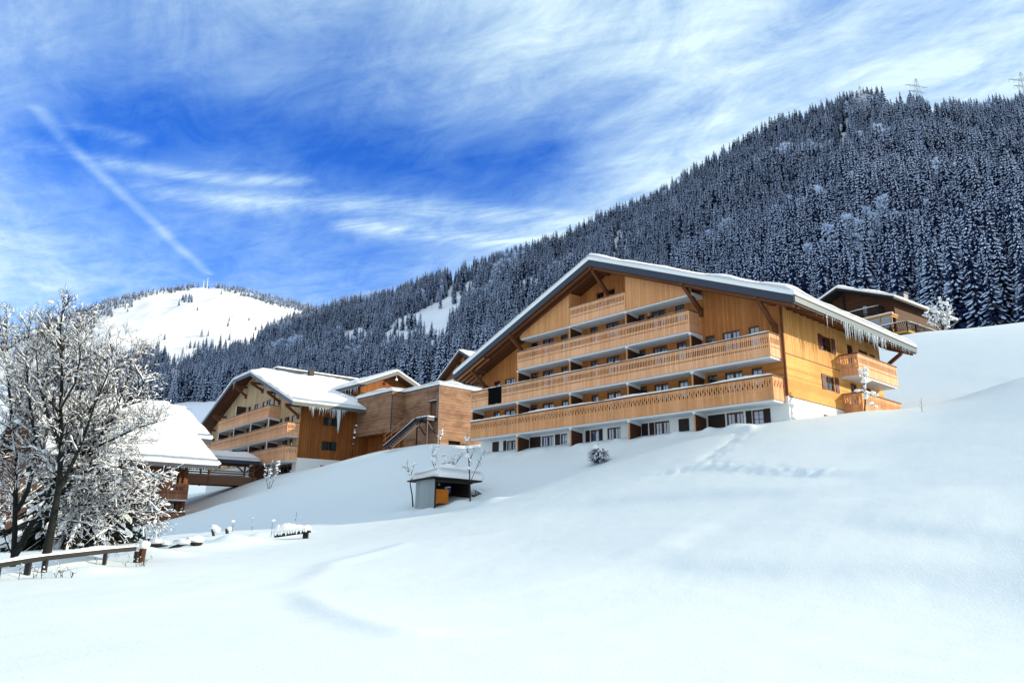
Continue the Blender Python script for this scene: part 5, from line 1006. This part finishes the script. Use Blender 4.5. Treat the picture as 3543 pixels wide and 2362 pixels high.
# ---------------------------------------------------------------- leafless trees
class Bush:
    def __init__(s, seed): s.r = random.Random(seed); s.segs = []   # (p, q, r0, r1, level)
    def limb(s, pts, r0, r1, lvl=0):
        n = len(pts)
        for i in range(n - 1): s.segs.append((Vector(pts[i]), Vector(pts[i + 1]), r0 + (r1 - r0) * i / (n - 1), r0 + (r1 - r0) * (i + 1) / (n - 1), lvl))
    def sprout(s, pts, rad, spacing, Ls, lvl, maxl, up=.35, spread=.8, sag=0., start=.15, mul=.5):
        r = s.r; P = [Vector(p) for p in pts]; ln = [(b - a).length for a, b in zip(P[:-1], P[1:])]; T = sum(ln); x = T * start
        while x < T:
            k = 0; y = x
            while k < len(ln) - 1 and y > ln[k]: y -= ln[k]; k += 1
            p = P[k].lerp(P[k + 1], min(1, y / max(ln[k], 1e-6))); d = (P[k + 1] - P[k]).normalized(); f = x / T
            rv = Vector((r.gauss(0, 1), r.gauss(0, 1), r.gauss(0, .8))); rv -= d * rv.dot(d); rv.normalize()
            q = (d * r.uniform(.35, .9) + rv * spread + Vector((0, 0, up * r.uniform(.3, 1.2)))).normalized(); L = r.uniform(*Ls) * (1.15 - .55 * f); n = 4 if lvl == 1 else 3 if lvl == 2 else 2
            pts2 = [p]; c = p.copy(); dd = q.copy()
            for i in range(n): c = c + dd * (L / n); dd = (dd + Vector((r.gauss(0, .16), r.gauss(0, .16), r.gauss(0, .12) + up * .12 - sag * .25 * (i + 1) / n))).normalized(); pts2.append(c.copy())
            rr = rad * r.uniform(.75, 1.1); s.limb(pts2, rr, max(.0035, rr * .35), lvl)
            if lvl < maxl: s.sprout(pts2, max(.005, rr * .48), spacing * (.72 if lvl == 1 else .6), (Ls[0] * mul, Ls[1] * mul), lvl + 1, maxl, up, spread, sag, .2, mul)
            x += spacing * r.uniform(.6, 1.4)
    def meshes(s, snow=.75, clump=.05, thick=1., csize=(.06, .2), tw=1.):
        r = s.r; tk, br, sn = MB(), MB(), MB()
        for p, q, a, b, l in s.segs:
            m = tk if l == 0 else br; n = 7 if l == 0 else 4 if a > .02 else 3
            d = (q - p); 
            if d.length < 1e-5: continue
            m.tube([p, q], [a * (tw if l else 1), b * (tw if l else 1)], n, cap=False)
            dn = d.normalized(); flat = math.sqrt(max(0, 1 - dn.z ** 2))
            if flat > .35 and r.random() < snow * (1 if l < 2 else .85 if l == 2 else .22) * (.4 + .6 * flat):
                w = (min(.055, a * .9) + .014 * thick + (.014 * thick if l < 2 else .0)) * r.uniform(.7, 1.3); h = w * r.uniform(.9, 1.7); sd = Vector((dn.y, -dn.x, 0)).normalized(); vs = []
                t0, t1 = (0, 1) if l else (-.04, 1.04)
                for t, k in ((t0, a), ((t0 + t1) / 2, (a + b) / 2), (t1, b)):
                    c = p + d * t + Vector((0, 0, k * .55)); kk = r.uniform(.7, 1.25) * (1.1 if t == .5 else .8); vs += [c - sd * w * kk, c - sd * w * .6 * kk + Vector((0, 0, h * kk)), c + sd * w * .6 * kk + Vector((0, 0, h * kk)), c + sd * w * kk]
                fs = []
                for i in range(2):
                    for k in range(4): fs.append((i * 4 + k, i * 4 + (k + 1) % 4, i * 4 + 4 + (k + 1) % 4, i * 4 + 4 + k))
                fs += [(3, 2, 1, 0), (8, 9, 10, 11)]; sn.add(vs, fs)
            if r.random() < clump * (1.6 if l == 1 else 1 if l == 2 else .45):
                z = r.uniform(*csize); e_ = r.uniform(.8, 1.7); sn.blob((q.x, q.y, q.z + z * .35), z * e_, z * r.uniform(.8, 1.3), z * r.uniform(.6, .9), seed=r.randint(1, 10 ** 6))
        return tk, br, sn
    def place(s, root, names=('trunk', 'branches', 'branch_snow'), bark=None, **kw):
        tk, br, sn = s.meshes(**kw)
        t = build(names[0], tk, bark or M['bark'], root, True); build(names[1], br, M['twig'], root)
        if sn.v: o = build(names[2], sn, M['tsnow'], root, True); o['kind'] = 'stuff'
def zpix(x, y, Y): return Vector(pxY(x * .60582, 1050 + y * .60582, Y))
def big_tree():
    A = hit(78 * .60582 + 10, 1050 + 1500 * .60582); Y = A[1]
    root = thing('bare_tree', 'large leafless tree loaded with snow at the left edge behind the wooden fence', 'tree', A, None, 0); o = Vector(A); B = Bush(3); r = B.r
    limbs = [([(78, 1560), (78, 1430), (85, 1200), (95, 1000), (75, 760), (60, 560), (45, 400), (35, 220), (20, 90)], .11, .015, .6), ([(82, 1440), (150, 1310), (240, 1180), (330, 1090), (400, 960), (470, 850), (580, 740), (680, 620), (760, 520), (835, 430)], .13, .015, -1.2),
             ([(330, 1090), (420, 1060), (520, 1050), (640, 1070), (740, 1110)], .07, .015, -.6), ([(80, 1430), (40, 1340), (0, 1260), (-60, 1150), (-110, 980), (-120, 700)], .09, .015, 1.), ([(92, 1010), (150, 960), (235, 860), (270, 720), (300, 560), (330, 420), (360, 250), (385, 110)], .09, .015, .9),
             ([(400, 960), (445, 830), (462, 700), (450, 560), (470, 400), (480, 250), (515, 130)], .08, .012, 1.4), ([(470, 850), (590, 800), (700, 750), (850, 690), (950, 660)], .06, .012, -1.5), ([(580, 740), (640, 640), (700, 500), (745, 360), (770, 230)], .05, .01, .4), ([(240, 1180), (330, 960), (400, 820), (520, 600), (610, 420), (650, 250)], .08, .012, -2.),
             ([(300, 1110), (480, 960), (640, 930), (800, 960), (900, 1010)], .06, .01, -2.2), ([(400, 1010), (560, 1010), (700, 1010), (820, 1100), (900, 1180)], .05, .01, -.2), ([(85, 1200), (160, 1060), (200, 900), (190, 700), (160, 480), (150, 300), (170, 130)], .09, .012, -1.6), ([(75, 760), (130, 640), (200, 480), (240, 300), (250, 120)], .06, .01, 1.8), ([(330, 1090), (470, 1180), (620, 1200), (760, 1190), (900, 1230)], .05, .01, .3),
             ([(240, 1180), (380, 1240), (520, 1260), (640, 1290)], .05, .01, -.8)]
    known = []
    for pts, a, b, dep in limbs:
        n = len(pts); P = []; near = min(known, key=lambda k: (k[0] - pts[0][0]) ** 2 + (k[1] - pts[0][1]) ** 2) if known else (0, 0, Y)   # a limb leaves its parent at the parent's depth
        Ys = near[2]
        for i, (x, y) in enumerate(pts):
            t = i / (n - 1); yy = Ys + dep * (t ** 1.2) * 1.3 + (r.uniform(-.12, .12) if 0 < i else 0); P.append(zpix(x, y, yy) - o)
            known += [(x, y, yy)] if i == 0 else [(pts[i - 1][0] + (x - pts[i - 1][0]) * q, pts[i - 1][1] + (y - pts[i - 1][1]) * q, ly + (yy - ly) * q) for q in (.2, .4, .6, .8, 1)]; ly = yy
        Q = []
        for i in range(n - 1): Q.append(P[i]); Q.append(P[i].lerp(P[i + 1], .5) + Vector((r.uniform(-.05, .05), r.uniform(-.05, .05), r.uniform(-.05, .05))))
        Q.append(P[-1]); B.limb(Q, a, b, 0); low = pts[-1][1] > 1000
        B.sprout(Q, max(.014, a * .28), .155, (.7, 1.75), 1, 3, up=.10 if low else .38, spread=.85, sag=.7 if low else .1, start=.2 if a > .085 else .06, mul=.47)
    B.place(root, snow=.62, clump=.0035, thick=.75, csize=(.04, .12), tw=.8)
    A2 = hit(270 * .60582, 1050 + 1440 * .60582); Y2 = A2[1]; root = thing('bare_tree', 'second leafless tree with a thick mossy trunk, just right of the large bare tree', 'tree', A2, None, 0); o = Vector(A2); B = Bush(9); r = B.r
    for pts, a, b, dep in [([(262, 1450), (285, 1330), (310, 1200), (335, 1050), (350, 850), (345, 620), (355, 400), (345, 210), (350, 60)], .15, .015, .8), ([(330, 1080), (420, 900), (500, 700), (560, 520), (590, 330)], .08, .012, 1.), ([(345, 800), (270, 640), (220, 450), (205, 260)], .07, .012, .6), ([(345, 600), (430, 450), (460, 300), (440, 160)], .05, .01, -.6)]:
        n = len(pts); P = [zpix(x, y, Y2 + dep * (i / (n - 1))) - o for i, (x, y) in enumerate(pts)]; B.limb(P, a, b, 0); B.sprout(P, max(.014, a * .25), .17, (.8, 1.8), 1, 3, up=.4, spread=.8, start=.3, mul=.47)
    B.place(root, snow=.5, clump=.003, thick=.75, csize=(.04, .12), tw=.8)
big_tree()
def wide_spruce():
    A = hit(205, 1895); A = A + np.array([0, 1.5, .2]); nd, sn, tk = spruce_meshes(77, 6.6, 4.0, 24, .30, .6, .04, 0., 3., ('needle_near', 'tsnow'))
    root = thing('spruce_tree', 'low dark spruce with broad drooping branches behind the bare tree trunks', 'tree', A); link('crown', nd, root); link('trunk', tk, root)
wide_spruce()
def sapling(px, py, label, seed, limbs, lv=2, name='sapling', cat='tree', sp=.2, Ls=(.3, .7), group=None, Y=None, **kw):
    A = hit(px, py) if Y is None else pxY(px, py, Y); root = thing(name, label, cat, A, None, 0, group); B = Bush(seed)
    for pts, a, b in limbs:
        B.limb(pts, a, b, 0); B.sprout(pts, max(.008, a * .5), sp, Ls, 1, lv, up=kw.get('up', .4), spread=.7, start=kw.get('start', .3), mul=.5)
    B.place(root, snow=kw.get('snow', .8), clump=kw.get('clump', .08), thick=kw.get('thick', .8), csize=kw.get('csize', (.04, .13)), tw=kw.get('tw', 1.)); return root
sapling(1430, 1752, 'thin crooked sapling standing against the grey plank side of the shed', 1, [([(0, 0, -.2), (-.12, 0, .8), (-.28, 0, 1.5), (-.22, 0, 2.0), (-.4, .1, 2.3), (-.9, .1, 2.75)], .05, .012), ([(-.25, 0, 2.1), (-.15, .1, 2.5), (-.1, .1, 2.7)], .025, .008), ([(-.4, .1, 2.3), (-.55, 0, 2.8), (-.5, 0, 3.1)], .02, .006)], start=.55, sp=.14, Ls=(.15, .4))
sapling(1514, 1735, 'bushy snow covered sapling in front of the near corner of the shed', 2, [([(0, 0, -.2), (.0, 0, 1.5), (-.15, .1, 2.2), (-.35, .1, 2.8)], .05, .012), ([(0, 0, 1.6), (.3, .1, 2.3), (.55, 0, 2.8)], .03, .008), ([(0, 0, 1.7), (-.45, .2, 2.6), (-.5, .2, 3.7)], .03, .006), ([(0, 0, 1.7), (-.3, .2, 2.9), (-.25, .1, 3.8)], .03, .006)], sp=.12, Ls=(.25, .55), clump=.09, start=.4, csize=(.06, .15), up=.6, thick=1.5, snow=1.)
sapling(1627, 1732, 'taller sapling with snowy upper twigs at the right front of the open shed', 3, [([(0, 0, -.2), (-.05, 0, 1.2), (-.15, 0, 2.4), (-.25, .1, 3.3), (-.35, .1, 4.2)], .05, .008), ([(-.15, 0, 2.4), (.1, 0, 3.1), (.2, .1, 3.6)], .03, .008), ([(0, .2, 1.3), (.4, .2, 2.3), (.9, .2, 3.2)], .03, .006)], sp=.22, Ls=(.25, .6), clump=.05, start=.4, csize=(.06, .17), snow=.5)
sapling(1600, 1700, 'spreading snow covered apple branch rising from behind the shed roof', 4, [([(.3, .6, -1), (.1, .6, .6), (-.3, .6, 1.2), (-.7, .6, 1.8), (-.8, .6, 2.5)], .05, .012), ([(-.3, .6, 1.2), (-1.1, .6, 1.5), (-1.5, .6, 1.8)], .03, .01), ([(-.7, .6, 1.8), (-.3, .7, 2.4), (.1, .7, 2.7)], .025, .01), ([(-.6, .6, 1.6), (-1.2, .7, 2.1), (-1.4, .7, 2.5)], .025, .01)], sp=.13, Ls=(.3, .6), clump=.09, start=.3, csize=(.06, .17), thick=1.5, snow=1.)
sapling(930, 1690, 'small leafless shrub with thin upright stems on the slope below the left chalet', 5, [([(0, 0, -.2), (-.4, 0, 1.2), (-.7, .1, 2.4)], .03, .008), ([(0, 0, -.2), (.1, 0, 1.4), (.0, .1, 2.9)], .03, .008), ([(.1, 0, -.2), (.5, .1, 1.3), (.75, .1, 2.6)], .03, .008)], name='shrub', cat='shrub', sp=.2, Ls=(.3, .7), snow=.6)
sapling(1520, 1535, 'snow dusted sapling by the corner of the slatted block and its staircase', 6, [([(0, 0, -.3), (.05, 0, .8), (.2, 0, 1.5), (.4, 0, 2.1)], .04, .008), ([(0, 0, .4), (.4, 0, .9), (.7, 0, 1.2)], .025, .008)], Y=79.3, sp=.25, Ls=(.2, .5), clump=.08, csize=(.06, .15))
sapling(1217, 1583, 'short snow capped stake tree before the recess left of the slatted block', 7, [([(0, 0, -.3), (.05, 0, 1.), (.1, 0, 2.2), (.3, 0, 4.2)], .07, .02)], Y=85.5, sp=.5, Ls=(.2, .4), clump=.12, csize=(.05, .12))
sapling(2990, 1424, 'young tree bowed under thick snow beside the lower right balcony', 8, [([(0, 0, -.2), (.12, 0, .6), (.22, 0, 1.25), (.2, 0, 1.9), (.25, 0, 2.7)], .05, .008), ([(.22, 0, 1.2), (.55, .1, 1.1), (.85, .1, .9)], .035, .015), ([(.22, 0, 1.15), (-.1, .1, 1.3), (-.25, .1, 1.25)], .03, .015), ([(.12, 0, .4), (.5, .2, .6), (.8, .2, .25)], .02, .01), ([(.2, 0, 1.5), (.1, 0, 1.9), (.05, 0, 2.5)], .015, .005), ([(.2, 0, 1.5), (.36, 0, 1.9), (.4, 0, 2.6)], .015, .005)], sp=.15, Ls=(.12, .35), clump=.10, thick=1.6, csize=(.06, .15), Y=44.75)
sapling(3262, 1163, 'white frosted leafless tree in front of the dark brown chalet', 9, [([(0, 0, -.5), (.1, 0, 1.5), (-.2, .2, 3.), (-.9, .2, 4.3)], .1, .02), ([(0, 0, 0), (.4, 0, 1.8), (.6, .2, 3.4), (.5, .3, 5.0)], .09, .02), ([(0, 0, .2), (-.8, 0, 1.6), (-1.7, .1, 3.1)], .08, .02), ([(.1, 0, .3), (1., .1, 1.7), (1.5, .1, 3.3)], .08, .02), ([(0, 0, 0), (-.4, .4, 2.), (-.3, .6, 4.6)], .08, .02), ([(.2, 0, .4), (.9, -.3, 2.2), (1.0, -.3, 4.4)], .07, .02)], name='frosted_tree', sp=.28, Ls=(.6, 1.3), clump=.10, thick=2.6, snow=1., csize=(.1, .22), Y=96)
def bush():
    A = hit(2070, 1603); root = thing('small_conifer', 'small dark evergreen bush capped with snow below the largest chalet', 'shrub', A); r = random.Random(2); m, sn = MB(), MB()
    for k in range(520):
        a = r.uniform(0, 6.28); z = r.uniform(.12, .95); R_ = .62 * math.sqrt(max(0, 1 - ((z - .45) / .62) ** 2)) * r.uniform(.5, 1.1); p = Vector((math.cos(a) * R_, math.sin(a) * R_, z)); d = Vector((math.cos(a), math.sin(a), r.uniform(-.9, .1))).normalized() * r.uniform(.12, .24); sd = Vector((-math.sin(a), math.cos(a), 0)) * .035
        m.add([p - sd, p + sd, p + d + sd * .4, p + d - sd * .4], [(0, 1, 2, 3)])
    m.tube([(0, 0, -.2), (0, 0, .8), (.03, 0, 1.25)], [.05, .03, .01], 5); build('foliage', m, M['needle'], root)
    for x, y, z, q in [(0, 0, .95, .33), (-.25, -.1, .8, .22), (.3, -.05, .85, .3), (.05, -.3, .75, .2), (-.1, .1, 1.15, .16), (.42, .1, .62, .2), (-.42, 0, .55, .14), (.15, -.35, .5, .12)]: sn.blob((x, y, z), q * 1.2, q, q * .6)
    build('snow_cap', sn, M['tsnow'], root, True)
bush()
# ---------------------------------------------------------------- fence, logs and buried odds and ends along the left track
def fence():
    P0 = hit(-260, 2035); P1 = hit(462, 1946); root = thing('wooden_fence', 'weathered single rail fence deep in snow below the bare tree', 'fence', P1 - ZV * .25); d = P1 - P0; d[2] = 0; d /= np.linalg.norm(d); o = P1 - ZV * .25; zr = .68
    def at(px, py): 
        p = hit(px, py); t = float(np.dot(p - P1, d)); q = P1 + d * t; return Vector((*(q[:2] - o[:2]), gz(q[0], q[1]) - o[2]))
    pts = [at(x, y) for x, y in ((-260, 2035), (-60, 2008), (100, 1990), (208, 1976), (372, 1954), (455, 1945))]
    tops = [Vector((p.x, p.y, p.z + h)) for p, h in zip(pts, (.42, .43, .42, .43, .44, .5))]
    for p, w_ in zip(pts, (.13, .13, .15, .13, .10, .12)): m = MB(); m.box(p.x - w_ / 2, p.x + w_ / 2, p.y - .05, p.y + .06, p.z - .4, p.z + (.40 if w_ < .14 else .36)); build('post', m, M['fence'], root)
    for a, b in zip(tops[:-1], tops[1:]): m = MB(); m.beam(a - Vector((0, .09, 0)), b - Vector((0, .09, 0)), .05, .16); build('rail', m, M['fence'], root)
    lump_strip([t + Vector((0, -.05, .075)) for t in tops], .2, .13, 5, 'rail_snow', M['tsnow'], root, step=.15)
fence()
def small(name, label, cat, px, py): return thing(name, label, cat, hit(px, py))
s = small('tree_stump', 'brown stump with a snow cap at the right end of the fence', 'stump', 484, 1945); m = MB(); m.tube([(0, 0, -.2), (.04, 0, .3), (.06, 0, .52)], [.15, .13, .12], 9); build('stump_wood', m, M['log'], s); m = MB(); m.blob((.07, 0, .62), .23, .22, .17, seed=3); m.blob((-.08, -.05, .56), .16, .16, .12, seed=4); build('snow_cap', m, M['tsnow'], s, True)
s = small('leaning_post', 'pale crusted post leaning among the snow just behind the fence end', 'post', 503, 1878); m = MB(); m.tube([(0, 0, -.2), (-.1, 0, .4), (-.2, 0, .8)], [.07, .065, .05], 7); build('post_wood', m, M['fence'], s); m = MB(); m.blob((-.2, 0, .84), .12, .1, .08, seed=2); m.tube([(-.12, -.05, .35), (-.2, -.05, .8)], [.05, .04], 6); build('snow_crust', m, M['tsnow'], s, True)
s = small('buried_log', 'dark log poking from the snow right of the fence stump', 'log', 545, 1893); m = MB(); m.tube([(-.35, 0, .05), (0, 0, .12), (.4, .1, .05)], [.1, .11, .09], 7); build('log_wood', m, M['fence'], s); m = MB(); m.blob((-.1, 0, .27), .35, .2, .14, seed=5); m.blob((.3, .05, .2), .22, .16, .12, seed=6); build('snow_cap', m, M['tsnow'], s, True)
s = small('broken_plank', 'dark broken plank slanting out of the snow between buried logs', 'plank', 625, 1893); m = MB(); m.beam((-.5, 0, -.08), (.38, .1, .28), .06, .17); build('plank_wood', m, M['fence'], s); m = MB(); m.blob((.0, .05, .25), .5, .2, .13, seed=8); m.blob((.35, .1, .38), .22, .16, .1, seed=9); build('snow_cap', m, M['tsnow'], s, True)
s = small('buried_pot', 'round dark pot half buried under a dome of snow', 'pot', 678, 1885); m = MB(); m.tube([(0, 0, -.15), (0, 0, .02), (0, 0, .12)], [.12, .24, .3], 12); build('pot_body', m, M['shed'], s); m = MB(); m.blob((0, 0, .24), .36, .32, .2, seed=3); build('snow_cap', m, M['tsnow'], s, True)
s = small('leaning_post', 'dark stub post with a ball of snow, left of the shorter stub', 'post', 738, 1853); m = MB(); m.tube([(.06, 0, -.1), (-.12, 0, .45)], [.08, .08], 7); build('post_wood', m, M['fence'], s); m = MB(); m.blob((-.05, 0, .5), .26, .2, .16, seed=3); m.blob((.12, .1, .36), .28, .24, .2, seed=4); build('snow_cap', m, M['tsnow'], s, True)
s = small('short_stub', 'short dark stub beside the ball topped leaning post', 'post', 785, 1845); m = MB(); m.tube([(.04, 0, -.1), (-.04, 0, .28)], [.1, .09], 7); build('post_wood', m, M['fence'], s); m = MB(); m.blob((.08, .05, .28), .2, .17, .14, seed=7); build('snow_cap', m, M['tsnow'], s, True)
def trough():
    A = hit(1058, 1862) - ZV * .12; root = thing('wooden_bench', 'old dark bench half buried under a thick fringe of snow, right of the stakes', 'bench', A); r = random.Random(4)
    m = MB(); m.beam((-1.62, .1, .22), (.18, 0, .48), .4, .13); build('seat', m, M['fence'], root); m = MB(); m.box(-.14, .1, -.12, .14, -.3, .44); build('leg', m, M['shed'], root);
    o = lump_strip([(-1.65, .08, .29), (-.8, .04, .42), (.2, 0, .55)], .56, .55, 6, 'snow_cap', M['tsnow'], root, step=.12)
    for k in range(11): x = -1.5 + k * .155 + r.uniform(-.05, .05); z = .30 + .145 * (x + 1.62) - .0; c = MB(); c.tube([(x, -.24, z + .06), (x + .01, -.245, z - .06), (x, -.24, z - r.uniform(.05, .17))], [.075, .05, .008], 6); build('snow_fringe', c, M['tsnow'], o, True)
trough()
for k, (x, y, lab) in enumerate([(803, 1838, 'thin dry weed stalk right of the short dark stub'), (870, 1834, 'tall thin dry stalk on the snow midway between stubs and bench'), (937, 1855, 'dark knobbed stake with a thin tip just left of the bench'), (1022, 1800, 'forked dry twig standing behind the snowy bench'), (3190, 1425, 'tiny dry twig on the snow beyond the right balcony')]):
    sapling(x, y, lab, 30 + k, [([(0, 0, -.1), (.03, 0, .35), (.01 * k, 0, .6 + .1 * (k % 3))], .014, .005)], lv=1, name='dry_stalk', cat='plant', sp=.18, Ls=(.1, .3), snow=.3, clump=.02)
for sx_, sy_, sd_, n_, lab in ((140, 2006, 41, 9, 'tangle of dry stems under the fence rail by the bare tree'), (395, 1962, 42, 7, 'sparse dry stems behind the right part of the fence')):
    q_ = random.Random(sd_); sapling(sx_, sy_, lab, sd_, [([(x0 := q_.uniform(-.9, .9), y0 := q_.uniform(.3, .9), -.1), (x0 + q_.uniform(-.1, .1), y0, q_.uniform(.1, .2)), (x0 + q_.uniform(-.25, .25), y0, q_.uniform(.2, .45))], .009, .003) for i in range(n_)], name='dry_undergrowth', cat='shrub', sp=.12, Ls=(.08, .25), snow=.35, clump=.01, csize=(.02, .05), thick=.4)
# ---------------------------------------------------------------- pylons and masts on the heights
def pylon(x, ytop, yw, label, h=46., turn=0.):
    a, tt = azt(x * DS, ytop * DS); best = None
    for r_ in np.linspace(500, 900, 401):
        zt = r_ * tt; zg = float(hill_z(np.array([a]), np.array([r_]))[0]); q = abs(zt - zg - h)
        if best is None or q < best[0]: best = (q, r_, zg)
    r_, zg = best[1], best[2]; h = r_ * tt - zg; root = thing('power_pylon', label, 'pylon', (r_ * math.sin(a), r_ * math.cos(a), zg)); root.rotation_euler = (0, 0, -a + turn); t_ = .2
    wdt = lambda z: 4.2 * (1 - z / h) ** .8 + .45
    m = MB(); lv = np.linspace(0, h, 9)
    for sx, sy in ((-1, -1), (1, -1), (1, 1), (-1, 1)):
        for z0, z1 in zip(lv[:-1], lv[1:]): m.beam((sx * wdt(z0), sy * wdt(z0), z0), (sx * wdt(z1), sy * wdt(z1), z1), t_, t_)
    for z0, z1 in zip(lv[:-1], lv[1:]):
        for (ax, ay), (bx, by) in (((-1, -1), (1, -1)), ((1, -1), (1, 1)), ((1, 1), (-1, 1)), ((-1, 1), (-1, -1))):
            m.beam((ax * wdt(z0), ay * wdt(z0), z0), (bx * wdt(z1), by * wdt(z1), z1), .11, .11); m.beam((bx * wdt(z0), by * wdt(z0), z0), (ax * wdt(z1), ay * wdt(z1), z1), .11, .11)
    build('tower', m, M['lat'], root)
    for zz, L in ((h * .80, 13.), (h * .66, 9.)):
        m = MB()
        for s_ in (-1, 1):
            for y in (-.6, .6): m.beam((0, y, zz), (s_ * L, 0, zz + .4), t_, t_)
            m.beam((0, 0, zz + 2.), (s_ * L, 0, zz + .5), t_, t_)
            for k in range(1, 6): x_ = s_ * L * k / 6; m.beam((x_, -.6 + .1 * k, zz), (s_ * L * (k + .5) / 6, 0, zz + 2. - .27 * k), .16, .16); m.beam((x_, .6 - .1 * k, zz), (s_ * L * (k - .5) / 6, 0, zz + 2 - .27 * k), .16, .16)
            m.beam((s_ * L, 0, zz + .3), (s_ * L * 1.01, 0, zz - 2.6), .22, .22); m.beam((s_ * L * .6, 0, zz), (s_ * L * .6, 0, zz - 2.6), .22, .22)
        build('crossarm', m, M['lat'], root)
pylon(2103, 181, 0, 'lattice power pylon with wide arms, middle of three on the wooded skyline', turn=.75); pylon(1974, 198, 0, 'lattice power pylon, leftmost of three on the wooded skyline', turn=.7); pylon(2343, 166, 0, 'lattice power pylon cut by the right edge, last of three on the skyline', turn=.75)
for x, yt, lab in ((478, 637, 'taller white antenna mast on the far bare summit'), (469, 643, 'shorter white antenna mast beside the taller one on the far summit')):
    a, tt = azt(x * DS, yt * DS); r_ = 2400.; zg = float(far_z(np.array([a]), np.array([r_]))[0]); s = thing('antenna_mast', lab, 'mast', (r_ * math.sin(a), r_ * math.cos(a), zg)); h = r_ * tt - zg; m = MB(); m.tube([(0, 0, -3), (0, 0, h * .6), (0, 0, h)], [1.1, .8, .4], 6); build('pole', m, M['white'], s); m = MB(); m.box(-2, 2, -.4, .4, h * .55, h * .6); m.box(-1.4, 1.4, -.4, .4, h * .75, h * .79); build('antenna_arm', m, M['white'], s)
# ---------------------------------------------------------------- the person leaning on the third floor rail
def person():
    u = 9.35; base = wpt(u, .42, 4.36); root = thing('person', 'person in a dark jacket leaning on the upper balcony rail, head bowed', 'person', base, -D1)
    me = bpy.data.meshes.new('body'); V = [(0, .12, .92), (0, .10, 1.12), (0, .02, 1.36), (0, -.06, 1.46), (.09, .12, .86), (.1, .14, .48), (.1, .16, .06), (.1, .04, .03), (-.09, .12, .86), (-.1, .14, .48), (-.1, .16, .06), (-.1, .04, .03),
         (.19, .0, 1.38), (.27, -.12, 1.16), (.14, -.36, 1.14), (.06, -.38, 1.15), (-.19, .0, 1.38), (-.27, -.12, 1.16), (-.14, -.36, 1.14), (-.06, -.38, 1.15)]
    E = [(0, 1), (1, 2), (2, 3), (0, 4), (4, 5), (5, 6), (6, 7), (0, 8), (8, 9), (9, 10), (10, 11), (2, 12), (12, 13), (13, 14), (14, 15), (2, 16), (16, 17), (17, 18), (18, 19)]
    rad = [.15, .145, .16, .07, .10, .07, .05, .045, .10, .07, .05, .045, .075, .055, .045, .035, .075, .055, .045, .035]
    me.from_pydata(V, E, []); o = link('body', me, root); me.materials.append(M['jacket']); md = o.modifiers.new('skin', 'SKIN'); o.modifiers.new('sub', 'SUBSURF').levels = 2
    for i, sv in enumerate(me.skin_vertices[0].data): sv.radius = (rad[i] * 1.15, rad[i] * .85) if i < 3 else (rad[i], rad[i]); sv.use_root = i == 0
    h = MB(); c = (0, -.15, 1.57); n = 12
    for ring in range(1): pass
    vs = []; fs = []
    for i in range(9):
        t = math.pi * i / 8
        for k in range(n):
            a = 2 * math.pi * k / n; x = math.sin(t) * math.cos(a) * .078; y = math.sin(t) * math.sin(a) * .098; z = math.cos(t) * .118
            if y < -.05: y += -.012 * math.exp(-((z + .015) / .03) ** 2 - (x / .02) ** 2) + .006 * math.exp(-((z - .015) / .015) ** 2)
            vs.append((c[0] + x, c[1] + y, c[2] + z))
    for i in range(8):
        for k in range(n): fs.append((i * n + k, (i + 1) * n + k, (i + 1) * n + (k + 1) % n, i * n + (k + 1) % n))
    h.add(vs, fs)
    for s_ in (-1, 1): h.blob((s_ * .08, -.13, 1.56), .014, .025, .035, seed=3)
    h.tube([(0, -.06, 1.44), (0, -.12, 1.53)], [.055, .05], 8); build('head', h, M['skin'], root, True)
    hr = MB(); hr.blob((0, -.13, 1.61), .088, .105, .095, seed=6); build('hair', hr, M['hair'], root, True)
    for s_ in (-1, 1):
        m = MB(); b = Vector((s_ * .05, -.39, 1.15)); m.blob((b.x, b.y - .03, b.z), .038, .05, .02, seed=4)
        for f in range(4): x = b.x + (f - 1.5) * .019; m.tube([(x, b.y - .06, b.z), (x, b.y - .10, b.z - .005), (x, b.y - .12 + .008 * abs(f - 1.4), b.z - .03)], [.0085, .008, .006], 5)
        m.tube([(b.x - s_ * .035, b.y - .02, b.z), (b.x - s_ * .06, b.y - .055, b.z - .005), (b.x - s_ * .058, b.y - .08, b.z - .015)], [.01, .009, .007], 5); build('hand', m, M['skin'], root, True)
M['jacket'] = plain('dark_jacket', (.03, .012, .018), .9, .1); M['skin'] = plain('skin', (.45, .22, .15), .6, .3); M['hair'] = plain('brown_hair', (.04, .018, .012), .8, .2)
person()
